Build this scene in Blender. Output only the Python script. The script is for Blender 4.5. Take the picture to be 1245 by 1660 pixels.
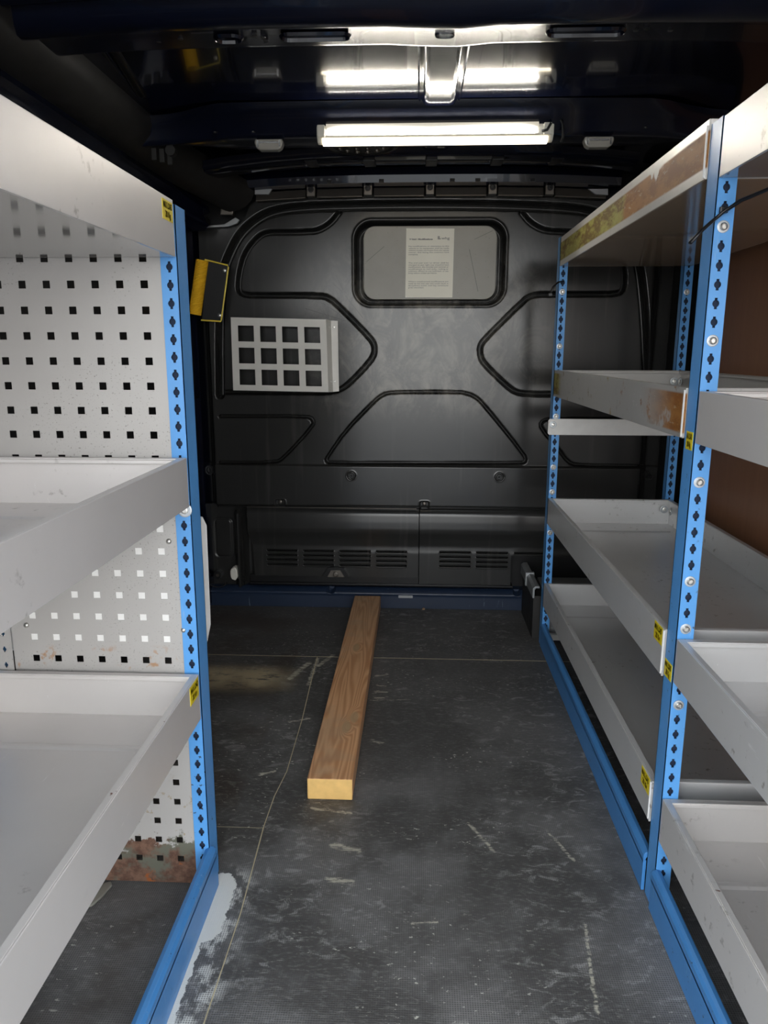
import bpy, math, random
import numpy as np
from mathutils import Vector, Matrix
for o in list(bpy.data.objects): bpy.data.objects.remove(o)
random.seed(7)
SC = bpy.context.scene
COL = SC.collection
PI = math.pi

# ---------------------------------------------------------------- camera
cd = bpy.data.cameras.new('camera'); cam = bpy.data.objects.new('camera', cd); COL.objects.link(cam)
cd.sensor_fit = 'HORIZONTAL'; cd.sensor_width = 36.0; cd.lens = 36.0*1200/1245
cd.clip_start = .01
RX = Vector((0.99897839, 0.04515509, 0.00178619)); UP = Vector((-0.01130919, 0.21153736, 0.97730448)); BK = Vector((0.04375243, -0.97632626, 0.21183192))
m = Matrix((RX, UP, BK)).transposed().to_4x4(); m.translation = Vector((0, 0, .86)); cam.matrix_world = m
SC.camera = cam

# ---------------------------------------------------------------- world and exposure
w = bpy.data.worlds.new('sky'); SC.world = w; w.use_nodes = True
nt = w.node_tree; bg = nt.nodes['Background']
tc = nt.nodes.new('ShaderNodeTexCoord'); sp = nt.nodes.new('ShaderNodeSeparateXYZ'); rp = nt.nodes.new('ShaderNodeValToRGB')
nt.links.new(tc.outputs['Generated'], sp.inputs[0]); nt.links.new(sp.outputs['Z'], rp.inputs[0]); nt.links.new(rp.outputs[0], bg.inputs[0])
rp.color_ramp.elements[0].position = 0.0; rp.color_ramp.elements[0].color = (.95, .95, .93, 1)
rp.color_ramp.elements[1].position = .7; rp.color_ramp.elements[1].color = (.84, .92, 1.0, 1)
bg.inputs[1].default_value = 1.25
vs = SC.view_settings
SC.display_settings.display_device = 'sRGB'
vs.view_transform = 'Standard'; vs.look = 'None'; vs.gamma = 1; vs.exposure = 2.25; vs.use_curve_mapping = False

# ---------------------------------------------------------------- node helper
class G:
    def __init__(s, name):
        s.m = bpy.data.materials.new(name); s.m.use_nodes = True; s.t = s.m.node_tree
        s.b = s.t.nodes['Principled BSDF']; s.geo = s.t.nodes.new('ShaderNodeNewGeometry'); s.pos = s.geo.outputs['Position']
    def put(s, sock, v):
        if isinstance(v, bpy.types.NodeSocket): s.t.links.new(v, sock)
        elif isinstance(v, (tuple, list)) and len(v) == 3 and len(sock.default_value) == 4: sock.default_value = (*v, 1)
        else: sock.default_value = v
    def f(s, op, a, b=0.0, clamp=False):
        n = s.t.nodes.new('ShaderNodeMath'); n.operation = op; n.use_clamp = clamp
        s.put(n.inputs[0], a); s.put(n.inputs[1], b); return n.outputs[0]
    def xyz(s, v=None):
        n = s.t.nodes.new('ShaderNodeSeparateXYZ'); s.put(n.inputs[0], v or s.pos); return n.outputs
    def comb(s, x, y, z):
        n = s.t.nodes.new('ShaderNodeCombineXYZ')
        for i, v in enumerate((x, y, z)): s.put(n.inputs[i], v)
        return n.outputs[0]
    def sc(s, v, k, loc=(0, 0, 0), rot=(0, 0, 0)):
        n = s.t.nodes.new('ShaderNodeMapping'); s.put(n.inputs[0], v); n.inputs['Scale'].default_value = k
        n.inputs['Location'].default_value = loc; n.inputs['Rotation'].default_value = rot; return n.outputs[0]
    def noise(s, scale, detail=3, rough=.5, vec=None, dist=0.0):
        n = s.t.nodes.new('ShaderNodeTexNoise'); s.put(n.inputs['Vector'], vec or s.pos)
        n.inputs['Scale'].default_value = scale; n.inputs['Detail'].default_value = detail
        n.inputs['Roughness'].default_value = rough; n.inputs['Distortion'].default_value = dist; return n.outputs[0]
    def step(s, v, a, b):
        n = s.t.nodes.new('ShaderNodeMapRange'); n.interpolation_type = 'SMOOTHSTEP'
        s.put(n.inputs[0], v)
        if a <= b:
            n.inputs[1].default_value = a; n.inputs[2].default_value = b; n.inputs[3].default_value = 0; n.inputs[4].default_value = 1
        else:
            n.inputs[1].default_value = b; n.inputs[2].default_value = a; n.inputs[3].default_value = 1; n.inputs[4].default_value = 0
        return n.outputs[0]
    def mix(s, f, a, b):
        n = s.t.nodes.new('ShaderNodeMix'); n.data_type = 'RGBA'; s.put(n.inputs[0], f); s.put(n.inputs[6], a); s.put(n.inputs[7], b); return n.outputs[2]
    def lerp(s, f, a, b):
        n = s.t.nodes.new('ShaderNodeMix'); s.put(n.inputs[0], f); s.put(n.inputs[2], a); s.put(n.inputs[3], b); return n.outputs[0]
    def seg(s, X, Y, a, b, wd):                      # soft mark along a segment in two coordinates
        dx, dy = b[0]-a[0], b[1]-a[1]; L = dx*dx+dy*dy
        px = s.f('SUBTRACT', X, a[0]); py = s.f('SUBTRACT', Y, a[1])
        t = s.f('MULTIPLY', s.f('ADD', s.f('MULTIPLY', px, dx), s.f('MULTIPLY', py, dy)), 1/L)
        t = s.f('MINIMUM', s.f('MAXIMUM', t, 0.0), 1.0)
        qx = s.f('SUBTRACT', px, s.f('MULTIPLY', t, dx)); qy = s.f('SUBTRACT', py, s.f('MULTIPLY', t, dy))
        d = s.f('SQRT', s.f('ADD', s.f('MULTIPLY', qx, qx), s.f('MULTIPLY', qy, qy)))
        return s.step(d, wd, wd*.3)
    def bump(s, h, st=.3, dist=.001):
        n = s.t.nodes.new('ShaderNodeBump'); n.inputs['Strength'].default_value = st; n.inputs['Distance'].default_value = dist
        s.put(n.inputs['Height'], h); s.put(s.b.inputs['Normal'], n.outputs[0])
    def out(s, col, rough=.5, metal=0.0, **k):
        s.put(s.b.inputs['Base Color'], col); s.put(s.b.inputs['Roughness'], rough); s.put(s.b.inputs['Metallic'], metal)
        for a, v in k.items(): s.put(s.b.inputs[a.replace('_', ' ')], v)
        return s.m

def plain(name, c, r=.5, mt=0.0, var=.12, sc=30, **k):
    g = G(name); n = g.noise(sc, 4)
    return g.out(g.mix(n, tuple(x*(1-var) for x in c), tuple(min(1, x*(1+var)) for x in c)), g.lerp(g.noise(sc*.7, 3), r*.85, min(1, r*1.15)), mt, **k)

def mat_steel(name, c, rough=.38, metal=.35, dirt=.25, glue=False, rustedge=False, under_col=(.50, .48, .46), bm=.55):
    g = G(name); X, Y, Z = g.xyz()
    n1 = g.noise(7, 4); n2 = g.noise(60, 5, .6)
    col = g.mix(n1, tuple(x*.9 for x in c), tuple(min(1, x*1.08) for x in c))
    sc = g.step(g.noise(1, 4, .7, g.sc(g.pos, (120, 9, 40), rot=(.4, .1, .5))), .66, .74)
    col = g.mix(g.f('MULTIPLY', sc, .35), col, tuple(min(1, x*1.5) for x in c))
    dk = g.f('MULTIPLY', g.step(n2, .60, .72), g.step(g.noise(4, 2), .48, .62))
    col = g.mix(g.f('MULTIPLY', dk, dirt*2), col, (.16, .14, .11))
    if glue:                                        # old brown tape residue on the fronts
        a, b = glue
        inz = g.f('MULTIPLY', g.step(Z, a, a+.004), g.step(Z, b, b-.004))
        sh = g.step(g.f('ADD', g.noise(9, 4, .6), g.f('MULTIPLY', g.noise(90, 3), .25)), .46, .56)
        nr = g.step(g.f('ADD', Y, g.f('MULTIPLY', g.noise(20, 4), .15)), 1.52, 1.60); st = g.step(g.noise(1, 5, .7, g.sc(g.pos, (1, 16, 45))), .40, .58)
        tone = g.mix(nr, g.mix(st, (.24, .085, .014), (.36, .155, .035)), g.mix(st, (.15, .09, .02), (.36, .33, .09)))
        white = g.step(g.noise(1, 4, .7, g.sc(g.pos, (1, 40, 160))), .60, .68)
        tone = g.mix(g.f('MULTIPLY', white, .45), tone, (.6, .55, .4))
        g2 = g.f('MULTIPLY', inz, g.step(X, .3795, .3785))
        if glue[0] < 1: g2 = g.f('MULTIPLY', g2, g.f('MULTIPLY', sh, g.f('MAXIMUM', g.step(Y, 1.30, 1.10), g.step(Y, 1.98, 2.05))))
        else: g2 = g.f('MULTIPLY', g2, g.step(g.f('ADD', g.noise(9, 4, .6), 0.0), .28, .33))
        
        if glue[0] < 1:
            sp = g.f('MULTIPLY', g.step(g.noise(24, 5, .7), .60, .66), g.step(X, .3795, .3785)); g2 = g.f('MAXIMUM', g2, g.f('MULTIPLY', sp, .7))
            wt = g.f('MULTIPLY', g.step(g.noise(1, 4, .7, g.sc(g.pos, (1, 90, 60)), 1.5), .66, .70), g.step(X, .3795, .3785)); col = g.mix(g.f('MULTIPLY', wt, .7), col, (.85, .85, .82))
        col = g.mix(g2, col, tone); rough = g.lerp(g2, rough, .6); metal = g.lerp(g2, metal, 0.0)
    if rustedge:
        r = g.f('MULTIPLY', g.step(g.noise(26, 3, .6), .66, .69), g.step(Z, rustedge-.008, rustedge-.002))
        col = g.mix(r, col, (.16, .06, .03))
    g.bump(n2, .08, .0006)
    nx, ny, nz = g.xyz(g.geo.outputs['True Normal']); under = g.step(nz, -.5, -.9)      # glossy sheet on the underside
    return g.out(g.mix(under, col, under_col), g.lerp(under, rough, .08), g.lerp(under, metal, bm))

def mat_blue(name, c):
    g = G(name); n = g.noise(14, 4)
    col = g.mix(n, tuple(x*.88 for x in c), tuple(min(1, x*1.1) for x in c))
    chip = g.f('MULTIPLY', g.step(g.noise(120, 4, .6), .66, .70), g.step(g.noise(9, 2), .5, .6))
    col = g.mix(chip, col, (.03, .035, .05))
    sc = g.step(g.noise(1, 4, .7, g.sc(g.pos, (50, 50, 7))), .64, .74)
    col = g.mix(g.f('MULTIPLY', sc, .35), col, (.5, .6, .68))
    g.bump(g.noise(200, 2), .05, .0004)
    return g.out(col, .36, 0.0)

def mat_floor():
    g = G('mesh_phenolic_floor'); X, Y, Z = g.xyz()
    p = .0034
    sx = g.f('ABSOLUTE', g.f('SINE', g.f('MULTIPLY', X, PI/p))); sy = g.f('ABSOLUTE', g.f('SINE', g.f('MULTIPLY', Y, PI/p)))
    grid = g.f('MULTIPLY', sx, sy)
    n1 = g.noise(3.5, 5, .6); n2 = g.noise(28, 5, .65); n3 = g.noise(150, 3, .6)
    col = g.mix(n1, (.050, .048, .046), (.112, .107, .104))
    col = g.mix(g.f('MULTIPLY', g.step(n2, .50, .72), .30), col, (.14, .14, .14))
    gl = g.f('SUBTRACT', 1.0, grid)
    near = g.step(Y, 2.0, .9)
    col = g.mix(g.f('MULTIPLY', g.f('MULTIPLY', gl, g.step(n1, .42, .62)), g.lerp(near, .15, .60)), col, (.30, .295, .29))
    streak = g.step(g.noise(1, 5, .7, g.sc(g.pos, (11, 60, 1))), .60, .72)
    col = g.mix(g.f('MULTIPLY', streak, .45), col, (.26, .255, .245))
    sm = g.f('MULTIPLY', g.step(g.noise(1, 6, .72, g.sc(g.pos, (24, 46, 1), rot=(0, 0, .2), loc=(3, 1, 0)), .9), .53, .66), g.step(g.noise(2.2, 2, vec=g.sc(g.pos, (1, 1, 1), loc=(.3, .25, 0))), .40, .56))
    col = g.mix(g.f('MULTIPLY', sm, g.lerp(gl, .15, .8)), col, (.40, .395, .38))
    fleck = g.step(g.noise(1, 4, .6, g.sc(g.pos, (75, 160, 1)), .4), .64, .67)
    fleck = g.f('MULTIPLY', fleck, g.step(g.noise(3.1, 3, .6, g.sc(g.pos, (1, 1.6, 1), loc=(5, 2, 0))), .46, .60))
    col = g.mix(g.f('MULTIPLY', fleck, .8), col, (.70, .69, .60))
    wear = g.noise(60, 4, .7); X2 = g.f('ADD', X, g.f('MULTIPLY', g.f('SUBTRACT', wear, .5), .016)); Y2 = g.f('ADD', Y, g.f('MULTIPLY', g.f('SUBTRACT', g.noise(57, 4, .7), .5), .016))
    # tan worn-through area by the board joint on the left
    tan = g.f('MULTIPLY', g.f('MULTIPLY', g.step(X, -.285, -.42), g.step(X, -.8, -.6)), g.f('MULTIPLY', g.step(Y, 1.73, 1.80), g.step(Y, 1.94, 1.86)))
    tan = g.f('MULTIPLY', tan, g.step(g.noise(1, 5, .75, g.sc(g.pos, (14, 50, 1))), .36, .47))
    col = g.mix(g.f('MULTIPLY', tan, .95), col, (.50, .40, .25))
    fine = g.step(g.noise(1, 4, .7, g.sc(g.pos, (70, 190, 1)), .3), .50, .68)
    col = g.mix(g.f('MULTIPLY', fine, .35), col, (.28, .275, .265))
    marks = None
    for a, b, wd in SEGS:
        q = g.seg(X2, Y2, a, b, wd); marks = q if marks is None else g.f('MAXIMUM', marks, q)
    mk = g.f('MULTIPLY', marks, g.step(g.noise(1, 4, .7, g.sc(g.pos, (34, 230, 1)), .4), .43, .52))
    col = g.mix(g.f('MULTIPLY', mk, .6), col, (.72, .68, .54))
    # white paint spill at the foot of the left rack
    sp1 = g.seg(X2, Y2, (-.318, 1.050), (-.316, .955), .040); sp2 = g.seg(X2, Y2, (-.320, .93), (-.317, .70), .012)
    sp3 = g.f('MULTIPLY', g.f('MAXIMUM', g.seg(X2, Y2, (-.300, 1.05), (-.296, .84), .055), g.seg(X2, Y2, (-.30, .8), (-.30, .6), .03)), g.step(g.noise(1, 4, .7, g.sc(g.pos, (30, 22, 1))), .47, .60))
    sp = g.f('MAXIMUM', g.step(g.f('ADD', sp1, g.f('MULTIPLY', g.noise(90, 4, .7), .5)), .62, .72), g.step(sp2, .3, .5))
    sp = g.f('MAXIMUM', sp, g.f('MULTIPLY', sp3, g.lerp(gl, .1, .9)))
    col = g.mix(sp, col, (.78, .77, .72))
    brown = g.f('MULTIPLY', g.step(X, -.33, -.35), g.step(g.noise(5, 4), .45, .62))
    col = g.mix(g.f('MULTIPLY', brown, .5), col, (.055, .037, .025))
    g.bump(g.f('ADD', g.f('MULTIPLY', grid, .6), g.f('ADD', n3, sp)), .55, .0009)
    return g.out(col, g.lerp(n2, .42, .66), 0.0)

def mat_bulk():
    g = G('black_moulded_plastic'); X, Y, Z = g.xyz()
    col = g.mix(g.noise(5, 4), (.019, .019, .019), (.030, .030, .029))
    mid = g.f('MULTIPLY', g.step(g.f('ABSOLUTE', g.f('SUBTRACT', X, .02)), .48, .08), g.f('MULTIPLY', g.step(Z, .62, .76), g.step(Z, 1.25, 1.0)))
    scuff_sheen = g.f('MULTIPLY', mid, g.step(g.noise(1, 6, .7, g.sc(g.pos, (14, 1, 9), rot=(0, .5, 0)), .8), .40, .68))
    col = g.mix(g.f('MULTIPLY', scuff_sheen, .75), col, (.27, .25, .215))  # scuffs, lightened so their colour also carries the bright central reflection
    sc = g.step(g.noise(1, 5, .75, g.sc(g.pos, (90, 1, 16), rot=(0, .35, 0)), 1.2), .68, .74)
    col = g.mix(g.f('MULTIPLY', g.f('MULTIPLY', sc, mid), .5), col, (.01, .01, .01))
    drip = g.step(g.noise(1, 3, .6, g.sc(g.pos, (26, 1, 1.6))), .58, .74)
    col = g.mix(g.f('MULTIPLY', drip, .20), col, (.10, .098, .09))
    arcs = None
    for a, b in ARCS:
        q = g.seg(X, Z, a, b, .0022); arcs = q if arcs is None else g.f('MAXIMUM', arcs, q)
    col = g.mix(g.f('MULTIPLY', arcs, .7), col, (.004, .004, .004))
    g.bump(g.noise(350, 2), .05, .0003)
    return g.out(col, g.lerp(g.noise(6, 4, .6), .13, .26), 0.0)

def mat_panel():
    g = G('perforated_panel_paint'); X, Y, Z = g.xyz()
    col = g.mix(g.noise(6, 4), (.42, .40, .385), (.50, .485, .47))
    sp = g.f('MULTIPLY', g.step(g.noise(330, 3, .6), .61, .68), g.step(g.noise(6, 3), .47, .6))
    col = g.mix(g.f('MULTIPLY', sp, .7), col, (.14, .12, .10))
    nz = g.f('ADD', Z, g.f('MULTIPLY', g.f('SUBTRACT', g.noise(22, 5, .65), .5), .11))
    nz = g.f('ADD', nz, g.f('MULTIPLY', g.f('ADD', X, .35), -.16))
    edge = g.step(nz, .095, .089)
    rust = g.mix(g.step(g.noise(45, 5, .7), .38, .62), (.10, .05, .034), (.19, .105, .07))
    rust = g.mix(g.step(g.noise(16, 4, .6), .52, .62), rust, (.13, .13, .10))
    rust = g.mix(g.step(g.noise(20, 4, .7), .64, .70), rust, (.30, .09, .025))
    ru2 = g.f('MULTIPLY', g.f('MULTIPLY', g.step(Z, .425, .405), g.step(Z, .37, .395)), g.step(g.noise(34, 4, .6), .60, .68))
    col = g.mix(g.f('MULTIPLY', ru2, .8), col, (.42, .20, .06))
    crk = g.f('MULTIPLY', g.step(Z, .24, .10), g.step(g.noise(60, 5, .7), .60, .66))
    col = g.mix(crk, col, (.30, .22, .10))
    col = g.mix(edge, col, rust)
    g.bump(g.f('ADD', g.noise(80, 4), g.f('MULTIPLY', edge, g.noise(60, 5, .7))), .2, .001)
    return g.out(col, g.lerp(edge, .40, .9), g.lerp(edge, .1, 0.0))

def mat_wood():
    g = G('sawn_softwood'); X, Y, Z = g.xyz()
    kn = None
    for (kx, ky) in ((-.136, 1.545), (-.150, 1.50), (-.165, 1.95)):
        d = g.f('SQRT', g.f('ADD', g.f('POWER', g.f('MULTIPLY', g.f('SUBTRACT', X, kx), 1.0), 2.0), g.f('POWER', g.f('MULTIPLY', g.f('SUBTRACT', Y, ky), .35), 2.0)))
        q = g.step(d, .022, .0); kn = q if kn is None else g.f('MAXIMUM', kn, q)
    v = g.comb(g.f('ADD', g.f('MULTIPLY', X, 1.0), g.f('MULTIPLY', kn, .03)), g.f('MULTIPLY', Y, .05), Z)
    rings = g.f('SINE', g.f('MULTIPLY', g.f('ADD', g.f('MULTIPLY', g.noise(9, 3, .5, v), 1.0), g.f('MULTIPLY', g.f('ADD', X, g.f('MULTIPLY', kn, .02)), 1.4)), 260.0))
    fib = g.noise(1, 4, .7, g.sc(g.pos, (420, 9, 420)))
    col = g.mix(g.f('MULTIPLY', g.f('ADD', rings, 1.0), .5), (.62, .29, .125), (.85, .48, .25))
    col = g.mix(g.f('MULTIPLY', fib, .45), col, (.40, .22, .11))
    col = g.mix(g.f('MULTIPLY', g.step(g.noise(9, 4), .5, .66), .35), col, (.45, .33, .22))
    col = g.mix(g.f('MULTIPLY', g.step(g.noise(1, 4, .7, g.sc(g.pos, (40, 130, 1))), .68, .74), .6), col, (.55, .45, .33))
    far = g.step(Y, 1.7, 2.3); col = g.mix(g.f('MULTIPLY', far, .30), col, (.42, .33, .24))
    col = g.mix(g.f('MULTIPLY', g.step(kn, .45, .8), .8), col, (.50, .33, .18))
    g.bump(fib, .25, .0008)
    return g.out(col, .62, 0.0)

def mat_ply():
    g = G('brown_plywood_lining'); X, Y, Z = g.xyz()
    f = g.noise(1, 5, .6, g.sc(g.pos, (20, 90, 5))); f2 = g.noise(1, 3, .5, g.sc(g.pos, (3, 9, 1.2)))
    col = g.mix(f, (.26, .12, .062), (.38, .19, .105)); col = g.mix(g.f('MULTIPLY', f2, .5), col, (.22, .10, .05))
    return g.out(col, .45, 0.0)

def mat_notice_pane():
    g = G('scratched_window_blank'); X, Y, Z = g.xyz()
    col = g.mix(g.noise(7, 5, .6), (.20, .19, .16), (.33, .31, .265))
    sp = g.step(g.noise(210, 3, .5), .69, .72)
    col = g.mix(g.f('MULTIPLY', sp, .7), col, (.05, .05, .045))
    sc = g.seg(X, Z, (.155, 1.17), (.185, 1.045), .0013); sc = g.f('MAXIMUM', sc, g.seg(X, Z, (-.165, 1.135), (-.11, 1.18), .001))
    sc = g.f('MAXIMUM', sc, g.seg(X, Z, (.17, 1.20), (.225, 1.225), .001))
    col = g.mix(g.f('MULTIPLY', sc, .8), col, (.03, .03, .03))
    return g.out(col, .33, 0.0)

SEGS = [((-0.2776, 1.9715), (-0.2796, 1.8026), .008), ((-0.2365, 2.0), (-0.2708, 1.9208), .009), ((-0.2997, 1.9403), (-0.3348, 1.8376), .012),
        ((-0.1037, 1.8645), (-0.0741, 1.8777), .006), ((-0.0973, 1.8078), (-0.0776, 1.8051), .006), ((-0.1001, 1.7714), (-0.0728, 1.7692), .007), ((-0.0995, 1.733), (-0.0685, 1.7414), .005), ((-0.1114, 1.7222), (-0.0088, 1.7306), .002), ((-0.0961, 1.5255), (-0.0703, 1.5132), .006), ((-0.2529, 1.6188), (-0.2946, 1.6017), .006),
        ((-0.2911, 1.3899), (-0.3204, 1.3746), .006), ((0.1042, 1.2322), (0.1424, 1.1554), .005), ((0.2653, 0.9889), (0.2483, 0.8359), .004),
        ((0.2449, 1.2206), (0.2786, 1.1376), .004), ((-0.1416, 1.1586), (-0.0964, 1.1441), .010), ((-0.1422, 1.0716), (-0.1004, 1.0663), .008),
        ((0.0005, 0.9801), (0.0385, 0.9845), .0035), ((-0.1955, 1.2656), (-0.1169, 1.2537), .005)]
ARCS = [((-0.3596, 0.9933), (-0.2322, 0.9554)), ((-0.3101, 1.0122), (-0.1832, 0.9364)), ((-0.2315, 1.0309), (-0.1772, 0.9649)), ((-0.2701, 1.0683), (-0.2392, 1.0421)),
        ((-0.2601, 1.0924), (-0.2411, 1.0533)), ((-0.0907, 0.8791), (-0.0865, 0.8212)), ((-0.1542, 0.723), (-0.1301, 0.7625))]

M = dict(
    steel=mat_steel('grey_painted_steel', (.72, .69, .675)),
    steel_in=mat_steel('grey_tray_steel', (.69, .69, .69), .30, dirt=.4),
    steel_glue=mat_steel('grey_steel_with_tape_residue', (.68, .66, .63), glue=(1.096, 1.146), under_col=(.62, .49, .36), bm=.3),  # brown underside colour stands in for the plywood wall's reflection
    steel_glue2=mat_steel('grey_steel_with_glue_spots', (.50, .49, .475), glue=(.745, .805)),
    steel_rust=mat_steel('grey_steel_chipped_edge', (.72, .69, .67), rustedge=.38),
    steel_rust2=mat_steel('grey_steel_chipped_edge_b', (.70, .68, .665), rustedge=.197),
    blue=mat_blue('blue_enamel', (.10, .34, .74)), blue_d=mat_blue('blue_rail_enamel', (.065, .25, .58)),
    navy=plain('navy_body_paint', (.0035, .005, .015), .13, 0, .3, 6, Coat_Weight=.6),
    navy_bar=plain('navy_crossbar_paint', (.004, .006, .016), .24, 0, .3, 60, Coat_Weight=.3),
    navy_sill=mat_blue('navy_sill_paint', (.014, .026, .056)),
    black=plain('black_trim_plastic', (.014, .013, .012), .60), deep=plain('black_void_lining', (.006, .006, .007), .7),
    gloss=plain('black_gloss_plastic', (.008, .008, .009), .3), rubber=plain('black_rubber', (.012, .012, .012), .55),
    zinc=plain('zinc_bolt', (.62, .61, .58), .3, .9), washer=plain('pale_washer', (.50, .53, .56), .35, .5),
    white=plain('white_painted_steel', (.72, .71, .69), .4), cage=plain('light_grey_painted_sheet', (.76, .74, .69), .4, 0, .06),
    hole_shade=plain('painted_hole_shade', (.010, .022, .055), .75), foam=plain('white_foam', (.8, .78, .7), .9), yellow=plain('yellow_grip', (.95, .52, .02), .5), yframe=plain('yellow_frame', (.95, .72, .10), .4),
    paper=plain('aged_paper', (.93, .90, .78), .5, 0, .06, 12), ink=plain('grey_ink', (.14, .14, .14), .7), sticker=plain('yellow_sticker', (.80, .62, .02), .45), sticker_ink=plain('black_ink', (.02, .02, .02), .5), red_ink=plain('red_ink', (.55, .09, .02), .5),
    endgrain=plain('sawn_end_grain', (.80, .50, .17), .7, 0, .18, 60), tan=plain('pale_board_edge', (.60, .52, .34), .8),
    housing=plain('white_lamp_housing', (.75, .72, .62), .35), chrome=plain('chrome', (.7, .7, .68), .15, 1.0),
    tabs=plain('dull_grey_metal', (.15, .135, .12), .38, .8), asphalt=plain('asphalt', (.20, .195, .19), .9, 0, .3, 4), silver=plain('galvanised_rail', (.33, .34, .35), .4, .5),
    clear=plain('clear_lens', (.34, .32, .28), .10), leaf=plain('dry_leaf', (.30, .20, .12), .8), plastic=plain('grey_clear_plastic', (.30, .29, .25), .35))
M['haze'] = M['white']; M['bright'] = plain('bright_white_board', (.88, .87, .85), .35)
M['floor'] = mat_floor(); M['bulk'] = mat_bulk(); M['panel'] = mat_panel(); M['wood'] = mat_wood(); M['ply'] = mat_ply(); M['pane'] = mat_notice_pane()
g = G('led_strip'); g.b.inputs['Emission Color'].default_value = (1, .90, .72, 1); g.b.inputs['Emission Strength'].default_value = .12; M['led'] = g.out((.5, .5, .46), .4)
g = G('led_dots'); g.b.inputs['Emission Color'].default_value = (1, .97, .90, 1); g.b.inputs['Emission Strength'].default_value = 42.0; M['dots'] = g.out((.9, .9, .85), .4)

g = G('led_diffuser'); g.b.inputs['Emission Color'].default_value = (1, .88, .68, 1); g.b.inputs['Emission Strength'].default_value = 1.5; M['diff'] = g.out((.55, .53, .46), .4)
# ---------------------------------------------------------------- mesh helper
class MB:
    def __init__(s): s.v = []; s.fc = []; s.mi = []; s.cur = 0
    def mat(s, i): s.cur = i; return s
    def add(s, vs, fs):
        o = len(s.v); s.v += [tuple(v) for v in vs]; s.fc += [tuple(o+i for i in f) for f in fs]; s.mi += [s.cur]*len(fs)
        return s
    def box(s, x0, x1, y0, y1, z0, z1):
        x0, x1 = sorted((x0, x1)); y0, y1 = sorted((y0, y1)); z0, z1 = sorted((z0, z1))
        vs = [(x, y, z) for z in (z0, z1) for y in (y0, y1) for x in (x0, x1)]
        return s.add(vs, [(0, 2, 3, 1), (4, 5, 7, 6), (0, 1, 5, 4), (2, 6, 7, 3), (0, 4, 6, 2), (1, 3, 7, 5)])
    def prism(s, pts, a, b, ax, closed=True):       # pts = 2D outline in the two other axes
        f = {0: lambda p, t: (t, p[0], p[1]), 1: lambda p, t: (p[0], t, p[1]), 2: lambda p, t: (p[0], p[1], t)}[ax]
        n = len(pts); vs = [f(p, a) for p in pts]+[f(p, b) for p in pts]
        fs = [(i, (i+1) % n, n+(i+1) % n, n+i) for i in range(n if closed else n-1)]
        if closed: fs += [tuple(range(n-1, -1, -1)), tuple(range(n, 2*n))]
        return s.add(vs, fs)
    def ring(s, c, r, ax, n=16):
        a = [Vector((0, 1, 0)), Vector((0, 0, 1)), Vector((1, 0, 0))][ax]; b = [Vector((0, 0, 1)), Vector((1, 0, 0)), Vector((0, 1, 0))][ax]
        return [Vector(c)+a*math.cos(2*PI*i/n)*r+b*math.sin(2*PI*i/n)*r for i in range(n)]
    def lathe(s, c, prof, ax, n=16):                # prof = [(offset along axis, radius)]
        e = Vector([1 if i == ax else 0 for i in range(3)]); vs = []; m = len(prof)
        for d, r in prof: vs += s.ring(Vector(c)+e*d, r, ax, n)
        fs = [(j*n+i, j*n+(i+1) % n, (j+1)*n+(i+1) % n, (j+1)*n+i) for j in range(m-1) for i in range(n)]
        fs += [tuple(range(n-1, -1, -1)), tuple(range((m-1)*n, m*n))]
        return s.add(vs, fs)
    def tube(s, pts, r, n=8, sx=1.0):
        pts = [Vector(p) for p in pts]; vs = []
        for i, p in enumerate(pts):
            d = (pts[min(i+1, len(pts)-1)]-pts[max(i-1, 0)]).normalized()
            u = d.cross(Vector((0, 0, 1)));
            if u.length < .05: u = d.cross(Vector((1, 0, 0)))
            u.normalize(); q = d.cross(u)
            vs += [p+u*math.cos(2*PI*k/n)*r*sx+q*math.sin(2*PI*k/n)*r for k in range(n)]
        fs = [(j*n+i, j*n+(i+1) % n, (j+1)*n+(i+1) % n, (j+1)*n+i) for j in range(len(pts)-1) for i in range(n)]
        fs += [tuple(range(n-1, -1, -1)), tuple(range((len(pts)-1)*n, len(pts)*n))]
        return s.add(vs, fs)
    def cell(s, fn, cx, cz, hw, hh, inner, outer, t):
        """one plate cell with a hole; fn(u, v, depth) -> point"""
        n = len(inner)
        vs = [fn(cx+u, cz+v, 0) for u, v in outer]+[fn(cx+u, cz+v, 0) for u, v in inner]+[fn(cx+u, cz+v, t) for u, v in inner]+[fn(cx+u, cz+v, t) for u, v in outer]
        fs = []
        for i in range(n):
            j = (i+1) % n
            fs += [(i, j, n+j, n+i), (n+i, n+j, 2*n+j, 2*n+i), (2*n+i, 2*n+j, 3*n+j, 3*n+i)]
        return s.add(vs, fs)
    def build(s, name, mats, parent=None, bevel=0, smooth=False, weld=False, org=None):
        if not isinstance(mats, (list, tuple)): mats = [mats]
        V = np.array(s.v, dtype=float); c = (V.min(0)+V.max(0))/2 if org is None else np.array(org, float)
        me = bpy.data.meshes.new(name); me.from_pydata([tuple(v) for v in V-c], [], s.fc)
        for mm in mats: me.materials.append(mm)
        if len(mats) > 1: me.polygons.foreach_set('material_index', s.mi)
        if smooth: me.polygons.foreach_set('use_smooth', [True]*len(me.polygons))
        import bmesh
        bm = bmesh.new(); bm.from_mesh(me)
        if weld: bmesh.ops.remove_doubles(bm, verts=bm.verts, dist=1e-5)
        bmesh.ops.recalc_face_normals(bm, faces=bm.faces); bm.to_mesh(me); bm.free()
        o = bpy.data.objects.new(name, me); COL.objects.link(o)
        place(o, Vector([float(q) for q in c]), parent)
        if bevel:
            b = o.modifiers.new('bevel', 'BEVEL'); b.width = bevel; b.segments = 2; b.limit_method = 'ANGLE'; b.angle_limit = .6
        if smooth and bevel is False: pass
        return o
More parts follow.
